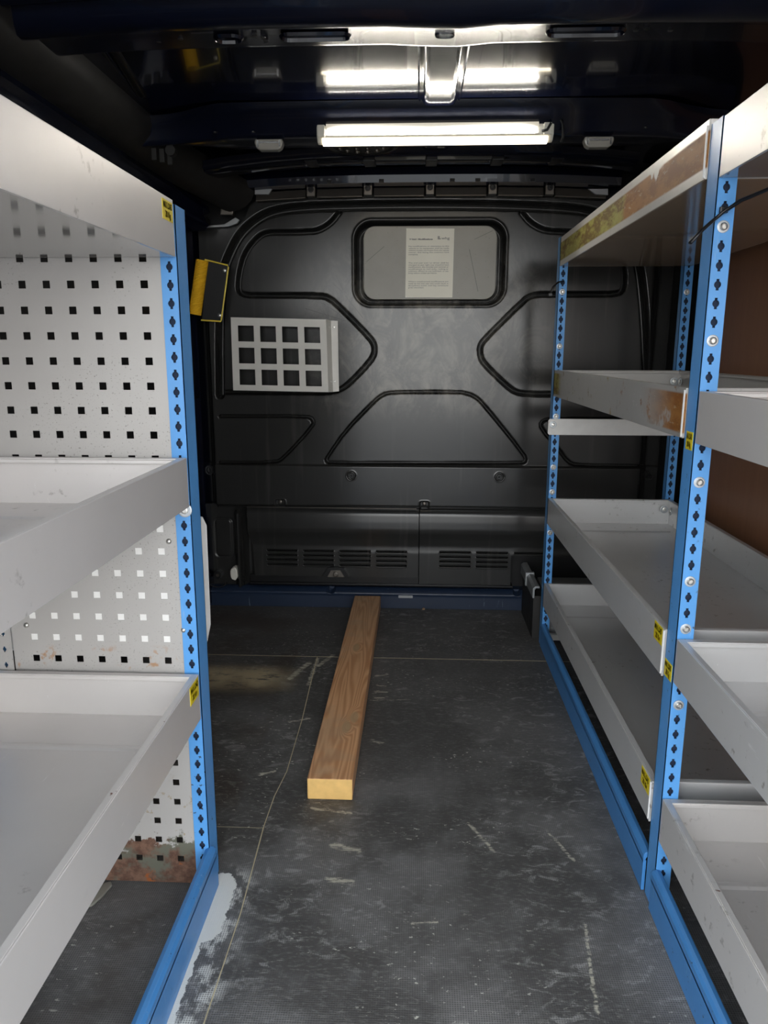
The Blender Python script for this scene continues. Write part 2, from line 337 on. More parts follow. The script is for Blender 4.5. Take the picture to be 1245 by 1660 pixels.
WL = {}
def place(o, wloc, parent=None):
    WL[o.name] = wloc.copy()
    if parent is not None: o.parent = parent; o.location = wloc-WL[parent.name]
    else: o.location = wloc
def tag(o, label=None, cat=None, group=None, kind=None):
    if label: o['label'] = label
    if cat: o['category'] = cat
    if group: o['group'] = group
    if kind: o['kind'] = kind
    return o
def thing(name, loc, label, cat, group=None):
    o = bpy.data.objects.new(name, None); COL.objects.link(o); o.empty_display_size = .05
    place(o, Vector(loc)); return tag(o, label, cat, group)
def struct(o, label=None): o['kind'] = 'structure'; return tag(o, label) if label else o
def smooth_angle(o, a=40):
    me = o.data
    me.polygons.foreach_set('use_smooth', [True]*len(me.polygons))
    import bmesh
    bm = bmesh.new(); bm.from_mesh(me)
    for e in bm.edges: e.smooth = len(e.link_faces) == 2 and e.calc_face_angle(0) < math.radians(a)
    bm.to_mesh(me); bm.free(); return o
def copy_part(src, wloc, parent):
    c = src.copy(); COL.objects.link(c); place(c, Vector(wloc), parent); return c

def field(name, x0, x1, z0, z1, st, fn, mt, parent=None, keep=None):
    """sheet standing in the X-Z plane whose depth y comes from fn(X, Z)"""
    nx = int(round((x1-x0)/st))+1; nz = int(round((z1-z0)/st))+1
    X, Z = np.meshgrid(np.linspace(x0, x1, nx), np.linspace(z0, z1, nz)); Y = fn(X, Z)
    V = np.stack([X.ravel(), Y.ravel(), Z.ravel()], 1); c = np.array([(x0+x1)/2, Y.mean(), (z0+z1)/2]); V = V-c
    idx = np.arange(nx*nz).reshape(nz, nx)
    Q = np.stack([idx[:-1, :-1], idx[:-1, 1:], idx[1:, 1:], idx[1:, :-1]], -1).reshape(-1, 4)
    if keep is not None:
        kx = (X[:-1, :-1]+X[1:, 1:])/2; kz = (Z[:-1, :-1]+Z[1:, 1:])/2; Q = Q[keep(kx, kz).ravel()]
    me = bpy.data.meshes.new(name); n = len(Q)
    me.vertices.add(len(V)); me.vertices.foreach_set('co', V.ravel())
    me.loops.add(n*4); me.loops.foreach_set('vertex_index', Q.ravel().astype('i'))
    me.polygons.add(n); me.polygons.foreach_set('loop_start', np.arange(0, n*4, 4, dtype='i'))
    me.materials.append(mt); me.update(calc_edges=True); me.validate()
    me.polygons.foreach_set('use_smooth', [True]*n)
    o = bpy.data.objects.new(name, me); COL.objects.link(o); place(o, Vector([float(q) for q in c]), parent); return o
def dseg(X, Z, a, b):
    ax, az = a; bx, bz = b; dx, dz = bx-ax, bz-az
    t = np.clip(((X-ax)*dx+(Z-az)*dz)/(dx*dx+dz*dz+1e-12), 0, 1)
    return np.hypot(X-ax-t*dx, Z-az-t*dz)
def dpoly(X, Z, p, closed=False):
    d = np.full(X.shape, 9.)
    for a, b in zip(p, p[1:]+(p[:1] if closed else [])): 
        if a != b: d = np.minimum(d, dseg(X, Z, a, b))
    return d
def curve(p, n=2):                                    # Chaikin rounding
    for _ in range(n):
        q = [p[0]]
        for a, b in zip(p, p[1:]): q += [(a[0]*.75+b[0]*.25, a[1]*.75+b[1]*.25), (a[0]*.25+b[0]*.75, a[1]*.25+b[1]*.75)]
        p = q+[p[-1]]
    return p
def sst(a, b, x): t = np.clip((x-a)/(b-a), 0, 1); return t*t*(3-2*t)
def rrect(X, Z, x0, x1, z0, z1, r):
    cx, cz, hx, hz = (x0+x1)/2, (z0+z1)/2, (x1-x0)/2-r, (z1-z0)/2-r
    qx, qz = np.abs(X-cx)-hx, np.abs(Z-cz)-hz
    return np.hypot(np.maximum(qx, 0), np.maximum(qz, 0))+np.minimum(np.maximum(qx, qz), 0)-r
def text(body, size, loc, mt, name, parent=None, rot=(PI/2, 0, 0), align='LEFT', width=None, bold=0.0, ext=.0001, bake=None):
    cu = bpy.data.curves.new(name, 'FONT'); cu.body = body; cu.size = size; cu.align_x = align; cu.offset = bold; cu.extrude = ext
    t = bpy.data.objects.new(name, cu); COL.objects.link(t); bpy.context.view_layer.update()
    me = bpy.data.meshes.new_from_object(t.evaluated_get(bpy.context.evaluated_depsgraph_get())); bpy.data.objects.remove(t)
    if width:
        xs = [v.co.x for v in me.vertices]; W = max(xs)-min(xs); x0 = min(xs)
        for v in me.vertices: v.co.x = (v.co.x-x0)*width/W
    if bake is not None: return me
    me.materials.clear(); me.materials.append(mt)
    o = bpy.data.objects.new(name, me); COL.objects.link(o); o.rotation_euler = rot; place(o, Vector(loc), parent); return o

# ================================================================= THE SETTING
ground = struct(MB().add([(math.cos(i*PI/32)*16, math.sin(i*PI/32)*16, -.55) for i in range(64)]+[(math.cos(i*PI/32)*16, math.sin(i*PI/32)*16, -.6) for i in range(64)],
    [tuple(range(64)), tuple(range(127, 63, -1))]+[(i, (i+1) % 64, 64+(i+1) % 64, 64+i) for i in range(64)]).build('ground', M['asphalt']))
YO = -.03
struct(MB().box(-.83, -.79, YO, 2.55, -.12, 1.45).build('wall_left', M['deep']))
struct(MB().box(.80, .84, YO, 2.55, -.12, 1.45).build('wall_right', M['deep']))
floor = struct(MB().box(-.79, .80, YO, 2.50, -.06, -.0012).build('floor', M['tan']), 'black mesh-patterned anti-slip boards laid across the van floor')
SX = [(-0.2805, 1.9934), (-0.2748, 1.8028), (-0.2677, 1.6181), (-0.2653, 1.3912), (-0.2744, 1.3024), (-0.276, 1.2085), (-0.2681, 0.9892), (-0.2705, 0.793)]
ln = [tuple(p) for p in SX]; ln[0] = (ln[0][0], 1.985); near = (-.268, YO)
def board(poly): return MB().prism(poly, -.0011, 0, 2).build('floor_panel', [M['floor']], floor)
g_ = .0022
board([(-.789, 1.988+g_), (.799, 1.990+g_), (.799, 2.409), (-.789, 2.409)])
top = [(p[0]-g_/2, p[1]) for p in ln if p[1] > 1.21]+[(-.276-g_/2, 1.203)]
board([(-.789, 1.985)]+[(-.789, 1.203)]+top[::-1])
lo = [(-.276-g_/2, 1.2)]+[(p[0]-g_/2, p[1]) for p in ln if p[1] < 1.19]+[(near[0], near[1])]
board([(-.789, YO), near]+lo[::-1][1:]+[(-.789, 1.2)])
right = [(p[0]+g_/2, p[1]) for p in ln]+[(near[0]+g_, near[1])]
board([(.799, 1.985), (ln[0][0]+g_/2, 1.985)]+right[1:]+[(.799, YO)])

# --- roof
nx = 41; roof = MB()
for i in range(nx-1):
    xa, xb = -.79+i*1.59/(nx-1), -.79+(i+1)*1.59/(nx-1); za, zb = 1.40+.0-(.5*max(0, abs(xa)-.55))**1.6, 1.40-(.5*max(0, abs(xb)-.55))**1.6
    roof.add([(xa, YO, za), (xb, YO, zb), (xb, 2.5, zb), (xa, 2.5, za), (xa, YO, za+.04), (xb, YO, zb+.04), (xb, 2.5, zb+.04), (xa, 2.5, za+.04)], [(0, 1, 2, 3), (4, 7, 6, 5), (0, 4, 5, 1), (3, 2, 6, 7)])
ceil = struct(smooth_angle(roof.build('ceiling', M['navy'], weld=True)), 'glossy dark navy painted steel roof')
for y0, y1 in ((YO+.02, 1.215), (1.408, 1.80), (1.985, 2.17)):
    MB().prism([(.0, 1.4005), (.008, 1.390), (.016, 1.388), (.064, 1.388), (.072, 1.390), (.080, 1.4005)], y0, y1, 1).build('roof_rib', M['navy'], ceil, bevel=.002)
    for sgn in (-1, 1):
        xe = .04+sgn*.043
        MB().prism([(xe-.004, 1.4), (xe, 1.3955), (xe+.004, 1.4)], y0, y1, 1).build('rib_bead', M['navy'], ceil)

def loft(name, prof, xs, mt, cy, scl, dz=None, parent=None):
    m_ = MB(); n = len(prof); vs = []
    for x, s in zip(xs, scl): vs += [(x, cy+(y-cy)*s, z+(dz(x) if dz else 0)) for y, z in prof]
    fs = [(j*n+i, j*n+i+1, (j+1)*n+i+1, (j+1)*n+i) for j in range(len(xs)-1) for i in range(n-1)]
    fs += [(j*n+n-1, j*n, (j+1)*n, (j+1)*n+n-1) for j in range(len(xs)-1)]
    fs += [tuple(range(n)), tuple(range((len(xs)-1)*n, len(xs)*n))]
    m_.add(vs, fs); return smooth_angle(m_.build(name, mt, parent), 35)
p1 = [(1.175, 1.399), (1.185, 1.380), (1.198, 1.373), (1.212, 1.372), (1.222, 1.379), (1.232, 1.380), (1.243, 1.370), (1.254, 1.361), (1.270, 1.356), (1.287, 1.355), (1.300, 1.359), (1.308, 1.366), (1.318, 1.369), (1.385, 1.368), (1.397, 1.370), (1.403, 1.399)]
xs = [-.66+i*.06 for i in range(23)]
b1 = struct(loft('trim_1', p1, xs, M['navy_bar'], 1.3, [1.0]*23, lambda x: -.006*math.exp(-((x-.04)/.05)**2)-.012*(abs(x)/.66)**4), 'near navy roof crossbar with slots')
def slot(name, x0, x1, y0, y1, z, par, mt):          # pressed long slot with a raised rim
    r = (y1-y0)/2; cy = (y0+y1)/2; n = 8; out = []; inn = []
    for k, rr in ((0, r), (1, r*.62)):
        L = out if k == 0 else inn
        for i in range(n+1): a = -PI/2+PI*i/n; L.append((x1-r+math.cos(a)*rr, cy+math.sin(a)*rr))
        for i in range(n+1): a = PI/2+PI*i/n; L.append((x0+r+math.cos(a)*rr, cy+math.sin(a)*rr))
    N = len(out); vs = [(x, y, z) for x, y in out]+[(x, y, z-.004) for x, y in [( (a[0]+b[0])/2, (a[1]+b[1])/2) for a, b in zip(out, inn)]]+[(x, y, z+.004) for x, y in inn]
    fs = [(i, (i+1) % N, N+(i+1) % N, N+i) for i in range(N)]+[(N+i, N+(i+1) % N, 2*N+(i+1) % N, 2*N+i) for i in range(N)]+[tuple(range(2*N, 3*N))]
    return MB().add(vs, fs).build(name, mt, par, smooth=False)
slot('slot_pressing', -.235, -.115, 1.333, 1.365, 1.367, b1, M['navy']); slot('slot_pressing', .20, .33, 1.333, 1.365, 1.367, b1, M['navy'])
slot('slot_pressing', -.345, -.295, 1.335, 1.368, 1.367, b1, M['navy']); slot('slot_pressing', .02, .055, 1.335, 1.358, 1.366, b1, M['navy'])
for x, y in ((-.40, 1.35), (-.44, 1.36), (-.275, 1.345), (-.262, 1.352), (-.26, 1.365), (.345, 1.348), (.36, 1.342), (.40, 1.35), (-.49, 1.35)):
    MB().lathe((x, y, 1.3675), [(0, .0045), (-.0018, .004)], 2, 10).build('roof_plug', M['gloss'], b1)
p2 = [(1.775, 1.399), (1.783, 1.384), (1.795, 1.376), (1.806, 1.370), (1.822, 1.350), (1.832, 1.343), (1.845, 1.340), (1.905, 1.342), (1.96, 1.350), (1.985, 1.372), (1.99, 1.399)]
xs = [-.655, -.62, -.58, -.545, -.51, -.48, -.45]+[-.36+i*.12 for i in range(7)]+[.42, .50, .54, .57, .60, .64, .69]
sc = [.30, .30, .32, .45, .68, .86, 1]+[1]*7+[1, 1, .86, .68, .5, .35, .3]
b2 = struct(loft('trim_2', p2, xs, M['navy_bar'], 1.86, sc, lambda x: -.010*(abs(x)/.66)**4), 'navy roof crossbar carrying the light bar')
for x in (-.382, -.47, .50): MB().lathe((x, 1.822, 1.351), [(0, .005), (-.003, .0045)], 2, 10).build('roof_plug', M['gloss'], b2)
p3 = [(2.14, 1.399), (2.15, 1.385), (2.165, 1.376), (2.19, 1.373), (2.235, 1.372), (2.25, 1.376), (2.27, 1.399)]
b3 = struct(loft('trim_3', p3, [-.62+i*.1 for i in range(13)], M['navy'], 2.2, [1]*13, lambda x: -.03*(abs(x-.03)/.6)**3), 'rear-most navy roof ledge above the bulkhead')
for x in (-.30, -.14, .03, .21, .37): MB().box(x-.016, x+.016, 2.165, 2.235, 1.3665, 1.3775).build('stiffener_plate', M['gloss'], b3, bevel=.002)
# header strip over the bulkhead
hz = lambda x: -.045*(abs(x-.03)/.55)**3*.28
p4 = [(2.36, 1.395), (2.352, 1.372), (2.358, 1.352), (2.372, 1.348), (2.41, 1.347), (2.42, 1.395)]
hd = struct(loft('trim_4', p4, [-.53+i*.08 for i in range(15)], M['navy'], 2.38, [1]*15, hz), 'navy header rail above the black bulkhead')
tabx = [-.330, -.157, .030, .217, .387]
edges = [-.50]+tabx+[.555]
for a, b in zip(edges, edges[1:]):
    xa = a+(.0 if a == -.50 else .017); xb = b-(.0 if b == .555 else .017)
    za, zb = hz(xa), hz(xb)
    MB().add([(xa, 2.395, 1.345+za), (xb, 2.395, 1.345+zb), (xb, 2.385, 1.319+zb), (xa, 2.385, 1.319+za), (xa, 2.41, 1.345+za), (xb, 2.41, 1.345+zb), (xb, 2.41, 1.319+zb), (xa, 2.41, 1.319+za)],
        [(0, 1, 2, 3), (4, 7, 6, 5), (0, 4, 5, 1), (3, 2, 6, 7), (0, 3, 7, 4), (1, 5, 6, 2)]).build('header_plate', M['tabs'], hd, bevel=.0015)
for x in tabx:
    t_ = MB().box(x-.013, x+.013, 2.380, 2.41, 1.322+hz(x), 1.356+hz(x)).build('fixing_tab', M['tabs'], hd, bevel=.002)
    MB().lathe((x, 2.380, 1.342+hz(x)), [(0, .0095), (-.003, .009), (-.003, .006), (-.001, .005), (-.001, .003), (-.004, .003)], 1, 14).build('screw', M['gloss'], t_)
for x in (-.27, -.115, .095, .17, .33): MB().box(x-.007, x+.007, 2.350, 2.36, 1.352+hz(x), 1.359+hz(x)).build('header_notch', M['gloss'], hd)

# --- left roof-side trim and door rail
def sweep(name, prof, ys, xo, zo, mt, label=None, par=None):
    n = len(prof); vs = []
    for y, a, b in zip(ys, xo, zo): vs += [(px+a, y, pz+b) for px, pz in prof]
    fs = [(j*n+i, j*n+(i+1) % n, (j+1)*n+(i+1) % n, (j+1)*n+i) for j in range(len(ys)-1) for i in range(n)]+[tuple(range(n)), tuple(range((len(ys)-1)*n, len(ys)*n))]
    o = smooth_angle(MB().add(vs, fs).build(name, mt, par), 50); return o
ys = [YO+.01, .6, 1.0, 1.3, 1.6, 1.9, 2.1, 2.22, 2.32, 2.38]
lp = [(-.625, 1.397), (-.622, 1.372), (-.632, 1.350), (-.650, 1.333), (-.672, 1.322), (-.70, 1.318), (-.715, 1.322), (-.72, 1.36), (-.72, 1.397)]
struct(sweep('trim_5', lp, ys, [0, 0, 0, 0, 0, 0, .02, .05, .09, .12], [0, 0, 0, 0, 0, 0, -.006, -.016, -.03, -.042], M['black']), 'matt black roof-side lining curving along the left of the roof')
MB_ = [(-.72, 1.325), (-.700, 1.322), (-.695, 1.305), (-.715, 1.298), (-.71, 1.285), (-.70, 1.270), (-.715, 1.255), (-.785, 1.25), (-.785, 1.325)]
rail = struct(sweep('trim_6', MB_, ys[:-2]+[2.30, 2.36], [0, 0, 0, 0, 0, 0, .01, .025, .045, .06], [0, 0, 0, 0, 0, 0, -.004, -.012, -.025, -.035], M['navy']), 'glossy dark door rail under the roof-side lining')
struct(MB().prism([(-.785, YO), (-.785, .95), (-.715, 1.0), (-.700, .9), (-.690, .6), (-.685, YO)], 1.24, 1.335, 2).build('trim_7', M['black'], bevel=.02), 'matt black corner lining at the rear left')
for yy in (1.40, 1.63): pass
smooth_angle(MB().tube([(-.560, 1.47, 1.398), (-.598, 1.72, 1.398)], .006, 8, 1.6).build('roof_seam_bead', M['gloss'], ceil))
smooth_angle(MB().tube([(-.578, 1.47, 1.398), (-.616, 1.72, 1.398)], .004, 8, 1.6).build('roof_seam_bead', M['navy'], ceil))
# right side trim
rp_ = [(.70, 1.397), (.70, 1.375), (.715, 1.35), (.74, 1.335), (.79, 1.33), (.79, 1.397)]
struct(sweep('trim_8', rp_, [YO+.05, 1.0, 2.0, 2.38], [0, 0, 0, -.05], [0, 0, 0, -.02], M['gloss']), 'dark roof-side channel above the right rack')
# small bracket at the left end of the lamp beam
bk = thing('roof_clip', (-.625, 1.88, 1.34), 'small black ribbed clip under the left end of the light-bar crossbar', 'clip')
for k in range(3): MB().box(-.640+k*.017, -.628+k*.017, 1.875+k*.006, 1.885+k*.006, 1.305-k*.004, 1.332).build('fin', M['black'], bk, bevel=.001)
MB().lathe((-.592, 1.868, 1.325), [(0, .012), (.02, .012)], 1, 12).build('boss', M['black'], bk)

# --- bulkhead
BY = 2.42
arch = curve([(-0.6452, 0.7209), (-0.6365, 0.9554), (-0.6178, 1.1064), (-0.5959, 1.1582), (-0.5623, 1.2149), (-0.5142, 1.2564), (-0.4593, 1.2831), (-0.3725, 1.2952), (-0.1738, 1.2993), (0.0365, 1.2997), (0.2451, 1.2966), (0.4395, 1.2883), (0.5237, 1.2772), (0.5809, 1.2539), (0.6302, 1.211), (0.662, 1.1571), (0.681, 1.1028), (0.7071, 0.9554), (0.7321, 0.7268)])
A = [(-0.2483, 1.2801), (-0.2658, 1.2586), (-0.2871, 1.2407), (-0.3162, 1.2273), (-0.3394, 1.2238), (-0.4418, 1.2225), (-0.4766, 1.2218), (-0.5022, 1.211), (-0.5365, 1.1764), (-0.5587, 1.1341), (-0.5732, 1.0671), (-0.5692, 1.0426), (-0.5498, 1.0341), (-0.5063, 1.0341), (-0.3195, 1.0329), (-0.2844, 1.0272), (-0.2378, 0.9857), (-0.1538, 0.902), (-0.14, 0.879), (-0.14, 0.854), (-0.1539, 0.8288), (-0.214, 0.7661), (-0.2503, 0.7384), (-0.2906, 0.7283), (-0.3954, 0.7279), (-0.6489, 0.7288)]
Dr = [(0.3106, 1.2767), (0.335, 1.2481), (0.3735, 1.2265), (0.4094, 1.2201), (0.5273, 1.2177), (0.5499, 1.2149), (0.5846, 1.1969), (0.6153, 1.1573), (0.634, 1.1029), (0.6357, 1.0517), (0.6198, 1.0361), (0.5384, 1.0353), (0.3862, 1.0356), (0.3576, 1.0337), (0.3296, 1.0189), (0.2078, 0.8967), (0.1956, 0.8738), (0.1984, 0.845), (0.2108, 0.8219), (0.2817, 0.7562), (0.314, 0.7328), (0.3575, 0.7272), (0.4398, 0.7275), (0.7224, 0.7268)]
B = [(0.0452, 0.7327), (-0.0802, 0.7312), (-0.1121, 0.7251), (-0.1402, 0.7032), (-0.2355, 0.6066), (-0.2956, 0.5206), (-0.302, 0.5062), (-0.2898, 0.498), (0.0488, 0.5009), (0.3431, 0.5024), (0.3568, 0.5096), (0.3499, 0.5319), (0.2127, 0.695), (0.1802, 0.7225), (0.1424, 0.7321)]
C1 = [(-0.6484, 0.6506), (-0.3626, 0.6522), (-0.3425, 0.6422), (-0.3409, 0.6221), (-0.4437, 0.5132), (-0.4709, 0.4985), (-0.6554, 0.497)]
C2 = [(0.7283, 0.6485), (0.4201, 0.6487), (0.399, 0.6366), (0.4019, 0.6167), (0.4628, 0.5469), (0.4927, 0.5087), (0.5213, 0.4968), (0.7397, 0.4966)]
A, Dr, C1, C2, B = curve(A, 1), curve(Dr, 1), curve(C1, 1), curve(C2, 1), curve(B, 1)
(wx0, wz1), (wx1, wz0) = [(-0.2027, 1.2547), (0.2669, 1.0022)]
(px0, pz1), (px1, pz0) = [(-0.1741, 1.2401), (0.2394, 1.0209)]
RZ = [(-0.1547, 0.492)][0][1]; BZ = .345
def gro(d, w_, D): return D*sst(1.02, .10, d/w_)-.0018*np.exp(-((d/w_-1.12)/.16)**2)
def bulk(X, Z):
    Y = np.full(X.shape, BY)
    dz = np.zeros(X.shape)
    for P, w_, D in ((A, .0094, .030), (Dr, .0094, .030), (C1, .0066, .022), (C2, .0066, .022)): dz = np.maximum(dz, gro(dpoly(X, Z, P), w_, D))
    d = dpoly(X, Z, B, True); dz = np.maximum(dz, gro(d, .0062, .022))
    da = dpoly(X, Z, arch); dz = np.maximum(dz, gro(da, .0165, .040))
    dw = rrect(X, Z, wx0, wx1, wz0, wz1, .055); dp = rrect(X, Z, px0, px1, pz0, pz1, .04)
    gw = (px0-wx0+wx1-px1)/4; dm = np.abs(dw+gw)
    dz = np.maximum(dz, .055*sst(gw*1.05, .001, dm)); dz = np.maximum(dz, .034*sst(.002, -.004, dp))-.002*np.exp(-((dw-.003)/.003)**2)
    Y = Y+dz
    Y = Y-.008*sst(RZ+.003, RZ-.004, Z)              # lower band stands proud
    Y = Y+.014*sst(BZ+.014, BZ, Z)
    Y = Y+.05*sst(-.668, -.70, X)*sst(1.10, 1.02, Z)+.05*sst(.72, .76, X)
    for (cx, cz) in [(-0.2163, 0.4584), (0.2703, 0.4587), (0.7582, 0.4623)]:
        r = np.hypot(X-cx, Z-cz); Y = Y+.006*sst(.0150, .0125, r)-.004*sst(.0100, .0085, r)-.0015*np.exp(-((r-.0155)/.0015)**2)
    for (cx, cz) in [(-0.456, 0.367), (0.0262, 0.3659)]:
        d = rrect(X, Z, cx-.016, cx+.016, cz-.02, cz+.008, .006); Y = Y+.006*sst(.001, -.002, d)-.0015*np.exp(-((d-.002)/.0012)**2)
    return Y
o_pts = [(-0.6726, 1.2318), (-0.5651, 1.2422), (-0.5389, 1.2674), (-0.5281, 1.2979), (-0.5064, 1.3139), (-0.3432, 1.3235), (-0.1528, 1.3258), (0.2236, 1.3232), (0.4195, 1.3166), (0.5683, 1.305), (0.6529, 1.2817)]
ox = [p[0] for p in o_pts]; oz = [p[1] for p in o_pts]
keepf = lambda X, Z: (Z < np.interp(X, ox, oz)+.001) & (X > -.672-.02*sst(1.15, 1.0, Z)-.02)
bulkhead = struct(field('wall_back', -.715, .795, BZ, 1.335, .0021, bulk, M['bulk'], None, keepf), 'black moulded bulkhead panel with pressed grooves behind the load bay')
struct(MB().box(-.79, .80, 2.475, 2.50, -.0, 1.40).build('wall_front', M['deep']))
for (cx, cz) in [(-0.2163, 0.4584), (0.2703, 0.4587), (0.7582, 0.4623)]:
    MB().lathe((cx, BY-.006, cz), [(0, .0085), (-.003, .0075), (-.003, .004), (.0, .0035), (0, .0015), (-.003, .0015)], 1, 16).build('bulkhead_screw', M['gloss'], bulkhead)
for (cx, cz) in [(-0.456, 0.367), (0.0262, 0.3659)]:
    MB().lathe((cx, BY-.004, cz), [(0, .007), (-.004, .0055), (-.005, .002)], 1, 12).build('bulkhead_screw', M['tabs'], bulkhead)
# blanked window
struct(MB().prism([(px0+.04-.04*math.cos(a) if False else x, z) for a in (0,) for x, z in [
    ((px0+.035+.035*math.cos(PI+k*PI/12), pz0+.035+.035*math.sin(PI+k*PI/12))) for k in range(7)]+[(px1-.035+.035*math.cos(1.5*PI+k*PI/12), pz0+.035+.035*math.sin(1.5*PI+k*PI/12)) for k in range(7)]+[(px1-.035+.035*math.cos(k*PI/12), pz1-.035+.035*math.sin(k*PI/12)) for k in range(7)]+[(px0+.035+.035*math.cos(.5*PI+k*PI/12), pz1-.035+.035*math.sin(.5*PI+k*PI/12)) for k in range(7)]],
    2.428, 2.452, 1).build('window_1', M['pane'], bevel=.0015), 'grey scratched blanking plate filling the bulkhead window')
# notice
(nx0, nz1), (nx1, nz0) = [(-0.0424, 1.2331), (0.1064, 1.0267)]
no = thing('paper_notice', (nx0, 2.4275, nz0), 'cream paper notice with printed paragraphs stuck on the bulkhead window', 'notice')
MB().add([(nx0+.001, 2.4272, nz1), (nx1+.001, 2.4272, nz1-.0015), (nx1-.001, 2.4272, nz0), (nx0-.0005, 2.4272, nz0), (nx0+.001, 2.4279, nz1), (nx1+.001, 2.4279, nz1-.0015), (nx1-.001, 2.4279, nz0), (nx0-.0005, 2.4279, nz0)],
    [(0, 3, 2, 1), (4, 5, 6, 7), (0, 1, 5, 4), (1, 2, 6, 5), (2, 3, 7, 6), (3, 0, 4, 7)]).build('sheet', M['paper'], no)
W_ = nx1-nx0; H_ = nz1-nz0; YT = 2.4269
paras = [(.265, ['No modifications or alterations to this', 'vehicle or its equipment shall be made', 'without written permission from the vehicle', 'owner, this being the contract hire']), (.382, ['company.']),
    (.505, ['The end user and / or driver shall be', 'charged to put right any unauthorised', 'modifications, this includes and removal or', 'modifications to roof racks, racking or', 'additions affixed to any bulkhead, or ply']), (.652, ['lining without written permission.']),
    (.775, ['Where unauthorised modifications are', 'made by the end user this could result in', 'disciplinary action and may constitute']), (.863, ['gross misconduct.'])]
import bmesh
tb = bmesh.new()
def addtext(body, size, x, z, width=None, bold=0.0):
    me = text(body, size, None, None, 'print', width=width, bold=bold, bake=1)
    me.transform(Matrix.Translation((x, YT, z)) @ Matrix.Rotation(PI/2, 4, 'X')); tb.from_mesh(me); bpy.data.meshes.remove(me)
for f0, ls in paras:
    for k, l in enumerate(ls):
        full = len(ls) > 1
        addtext(l, .0052, nx0+W_*.06, nz1-H_*(f0+k*.0293), W_*.84 if full else W_*(.2 if 'comp' in l else .60 if 'lining' in l else .33))
addtext('Vehicle Modifications', .0056, nx0+W_*.07, nz1-H_*.165, W_*.49, .00025)
addtext('whg', .0105, nx0+W_*.74, nz1-H_*.160, W_*.17)
me = bpy.data.meshes.new('print'); tb.to_mesh(me); tb.free(); me.materials.clear(); me.materials.append(M['ink'])
po = bpy.data.objects.new('print', me); COL.objects.link(po); place(po, Vector((0, 0, 0)), no)
lg = MB()
for i, j in ((0, 0), (1, 0), (0, 1), (1, 1), (0, 2), (2, 0), (1, 2)): lg.box(nx0+W_*.665+i*.0032, nx0+W_*.665+i*.0032+.0026, YT-.0001, YT+.0002, nz1-H_*.158+j*.0032, nz1-H_*.158+j*.0032+.0026)
lg.build('logo', M['ink'], no)

# --- lower left of the bulkhead, kick panels, sill
(bx0, bz1), (bx1, bz0) = [(-0.6897, 0.3004), (-0.6299, 0.1666)]
def lowleft(X, Z):
    Y = np.full(X.shape, 2.445)
    d = rrect(X, Z, bx0, bx1, bz0, bz1, .014); Y = Y-.004*sst(.0, -.004, d)+.004*np.exp(-(d/.003)**2)
    Y = Y-.026*np.exp(-((X+.606)/.011)**2)*sst(.345, .32, Z)+.02*sst(-.60, -.575, X)
    return Y
struct(field('trim_9', -.79, -.55, .062, .352, .003, lowleft, M['bulk']), 'black lower corner moulding left of the kick panels')
def kick(X, Z, slots):
    z = np.array([.075, .10, .19, .200, .215, .24, .262, .275, .300, .328, .338, .352]); y = np.array([2.4285, 2.429, 2.431, 2.432, 2.433, 2.427, 2.4185, 2.4165, 2.4175, 2.4195, 2.424, 2.436])
    zz = np.linspace(.06, .36, 200); yy = np.interp(zz, z, y); k = np.exp(-np.linspace(-2, 2, 13)**2); k /= k.sum(); yy = np.convolve(np.pad(yy, 6, 'edge'), k, 'valid')
    Y = np.interp(Z, zz, yy)
    for (x0, x1, zc) in slots:
        d = dseg(X, Z, (x0+.003, zc), (x1-.003, zc)); Y = Y+.018*sst(.0040, .0014, d)-.0022*np.exp(-((d-.0046)/.0013)**2)*(Z < zc)
    return Y
def sl(gs, rows, off=0):
    out = []
    for (a, b) in gs:
        for r in rows:
            out.append((a, b, r))
    return out
def cx_(a): return [tuple(p) for p in a]
GL = [(-0.5097, 0.1902), (-0.4059, 0.1917), (-0.3847, 0.192), (-0.2814, 0.1935), (-0.2603, 0.1938), (-0.1553, 0.1953), (-0.1344, 0.1956), (-0.0319, 0.197)]
GR = [(0.0805, 0.1986), (0.1841, 0.2001), (0.2048, 0.2004), (0.3101, 0.2019), (0.3327, 0.2022), (0.4354, 0.2036)]
rows = [p[1] for p in [(-0.2603, 0.1949), (-0.2605, 0.1786), (-0.2607, 0.1622), (-0.2608, 0.1458)]]
SL = sl([(GL[i][0], GL[i+1][0]) for i in (0, 2, 4, 6)], rows); SR = sl([(GR[i][0], GR[i+1][0]) for i in (0, 2, 4)], [r for r in rows])
kx0, kxm, kx1 = -.572, .010, .325
kl = struct(field('trim_10', kx0, kxm-.0015, .106, .347, .0015, lambda X, Z: kick(X, Z, SL)-.004, M['bulk'], None, lambda X, Z: X > kx0+.02*sst(.20, .34, -(-Z))*0+np.interp(Z, [.10, .2, .26, .345], [.018, .015, .002, 0])), 'left black vented kick panel under the bulkhead')
kr = struct(field('trim_11', kxm+.0015, .52, .082, .347, .0015, lambda X, Z: kick(X, Z, SR), M['bulk'], None, lambda X, Z: (X < .322) | (Z > .185)), 'right black vented kick panel under the bulkhead')
struct(MB().box(-.57, .33, 2.425, 2.47, .074, .081).box(-.57, .01, 2.432, 2.436, .081, .107).build('trim_12', M['gloss'], bevel=.001), 'black lower ledge below the kick panels')
MB().lathe((-.704, 2.452, .467), [(0, .017), (-.006, .017), (-.006, .012), (-.002, .010), (-.002, .006), (-.006, .005)], 1, 18).build('side_bolt', M['gloss'], bulkhead)
MB().box(-.571, -.0, 2.4125, 2.418, .3475, .3490).build('panel_edge', M['tabs'], kl)
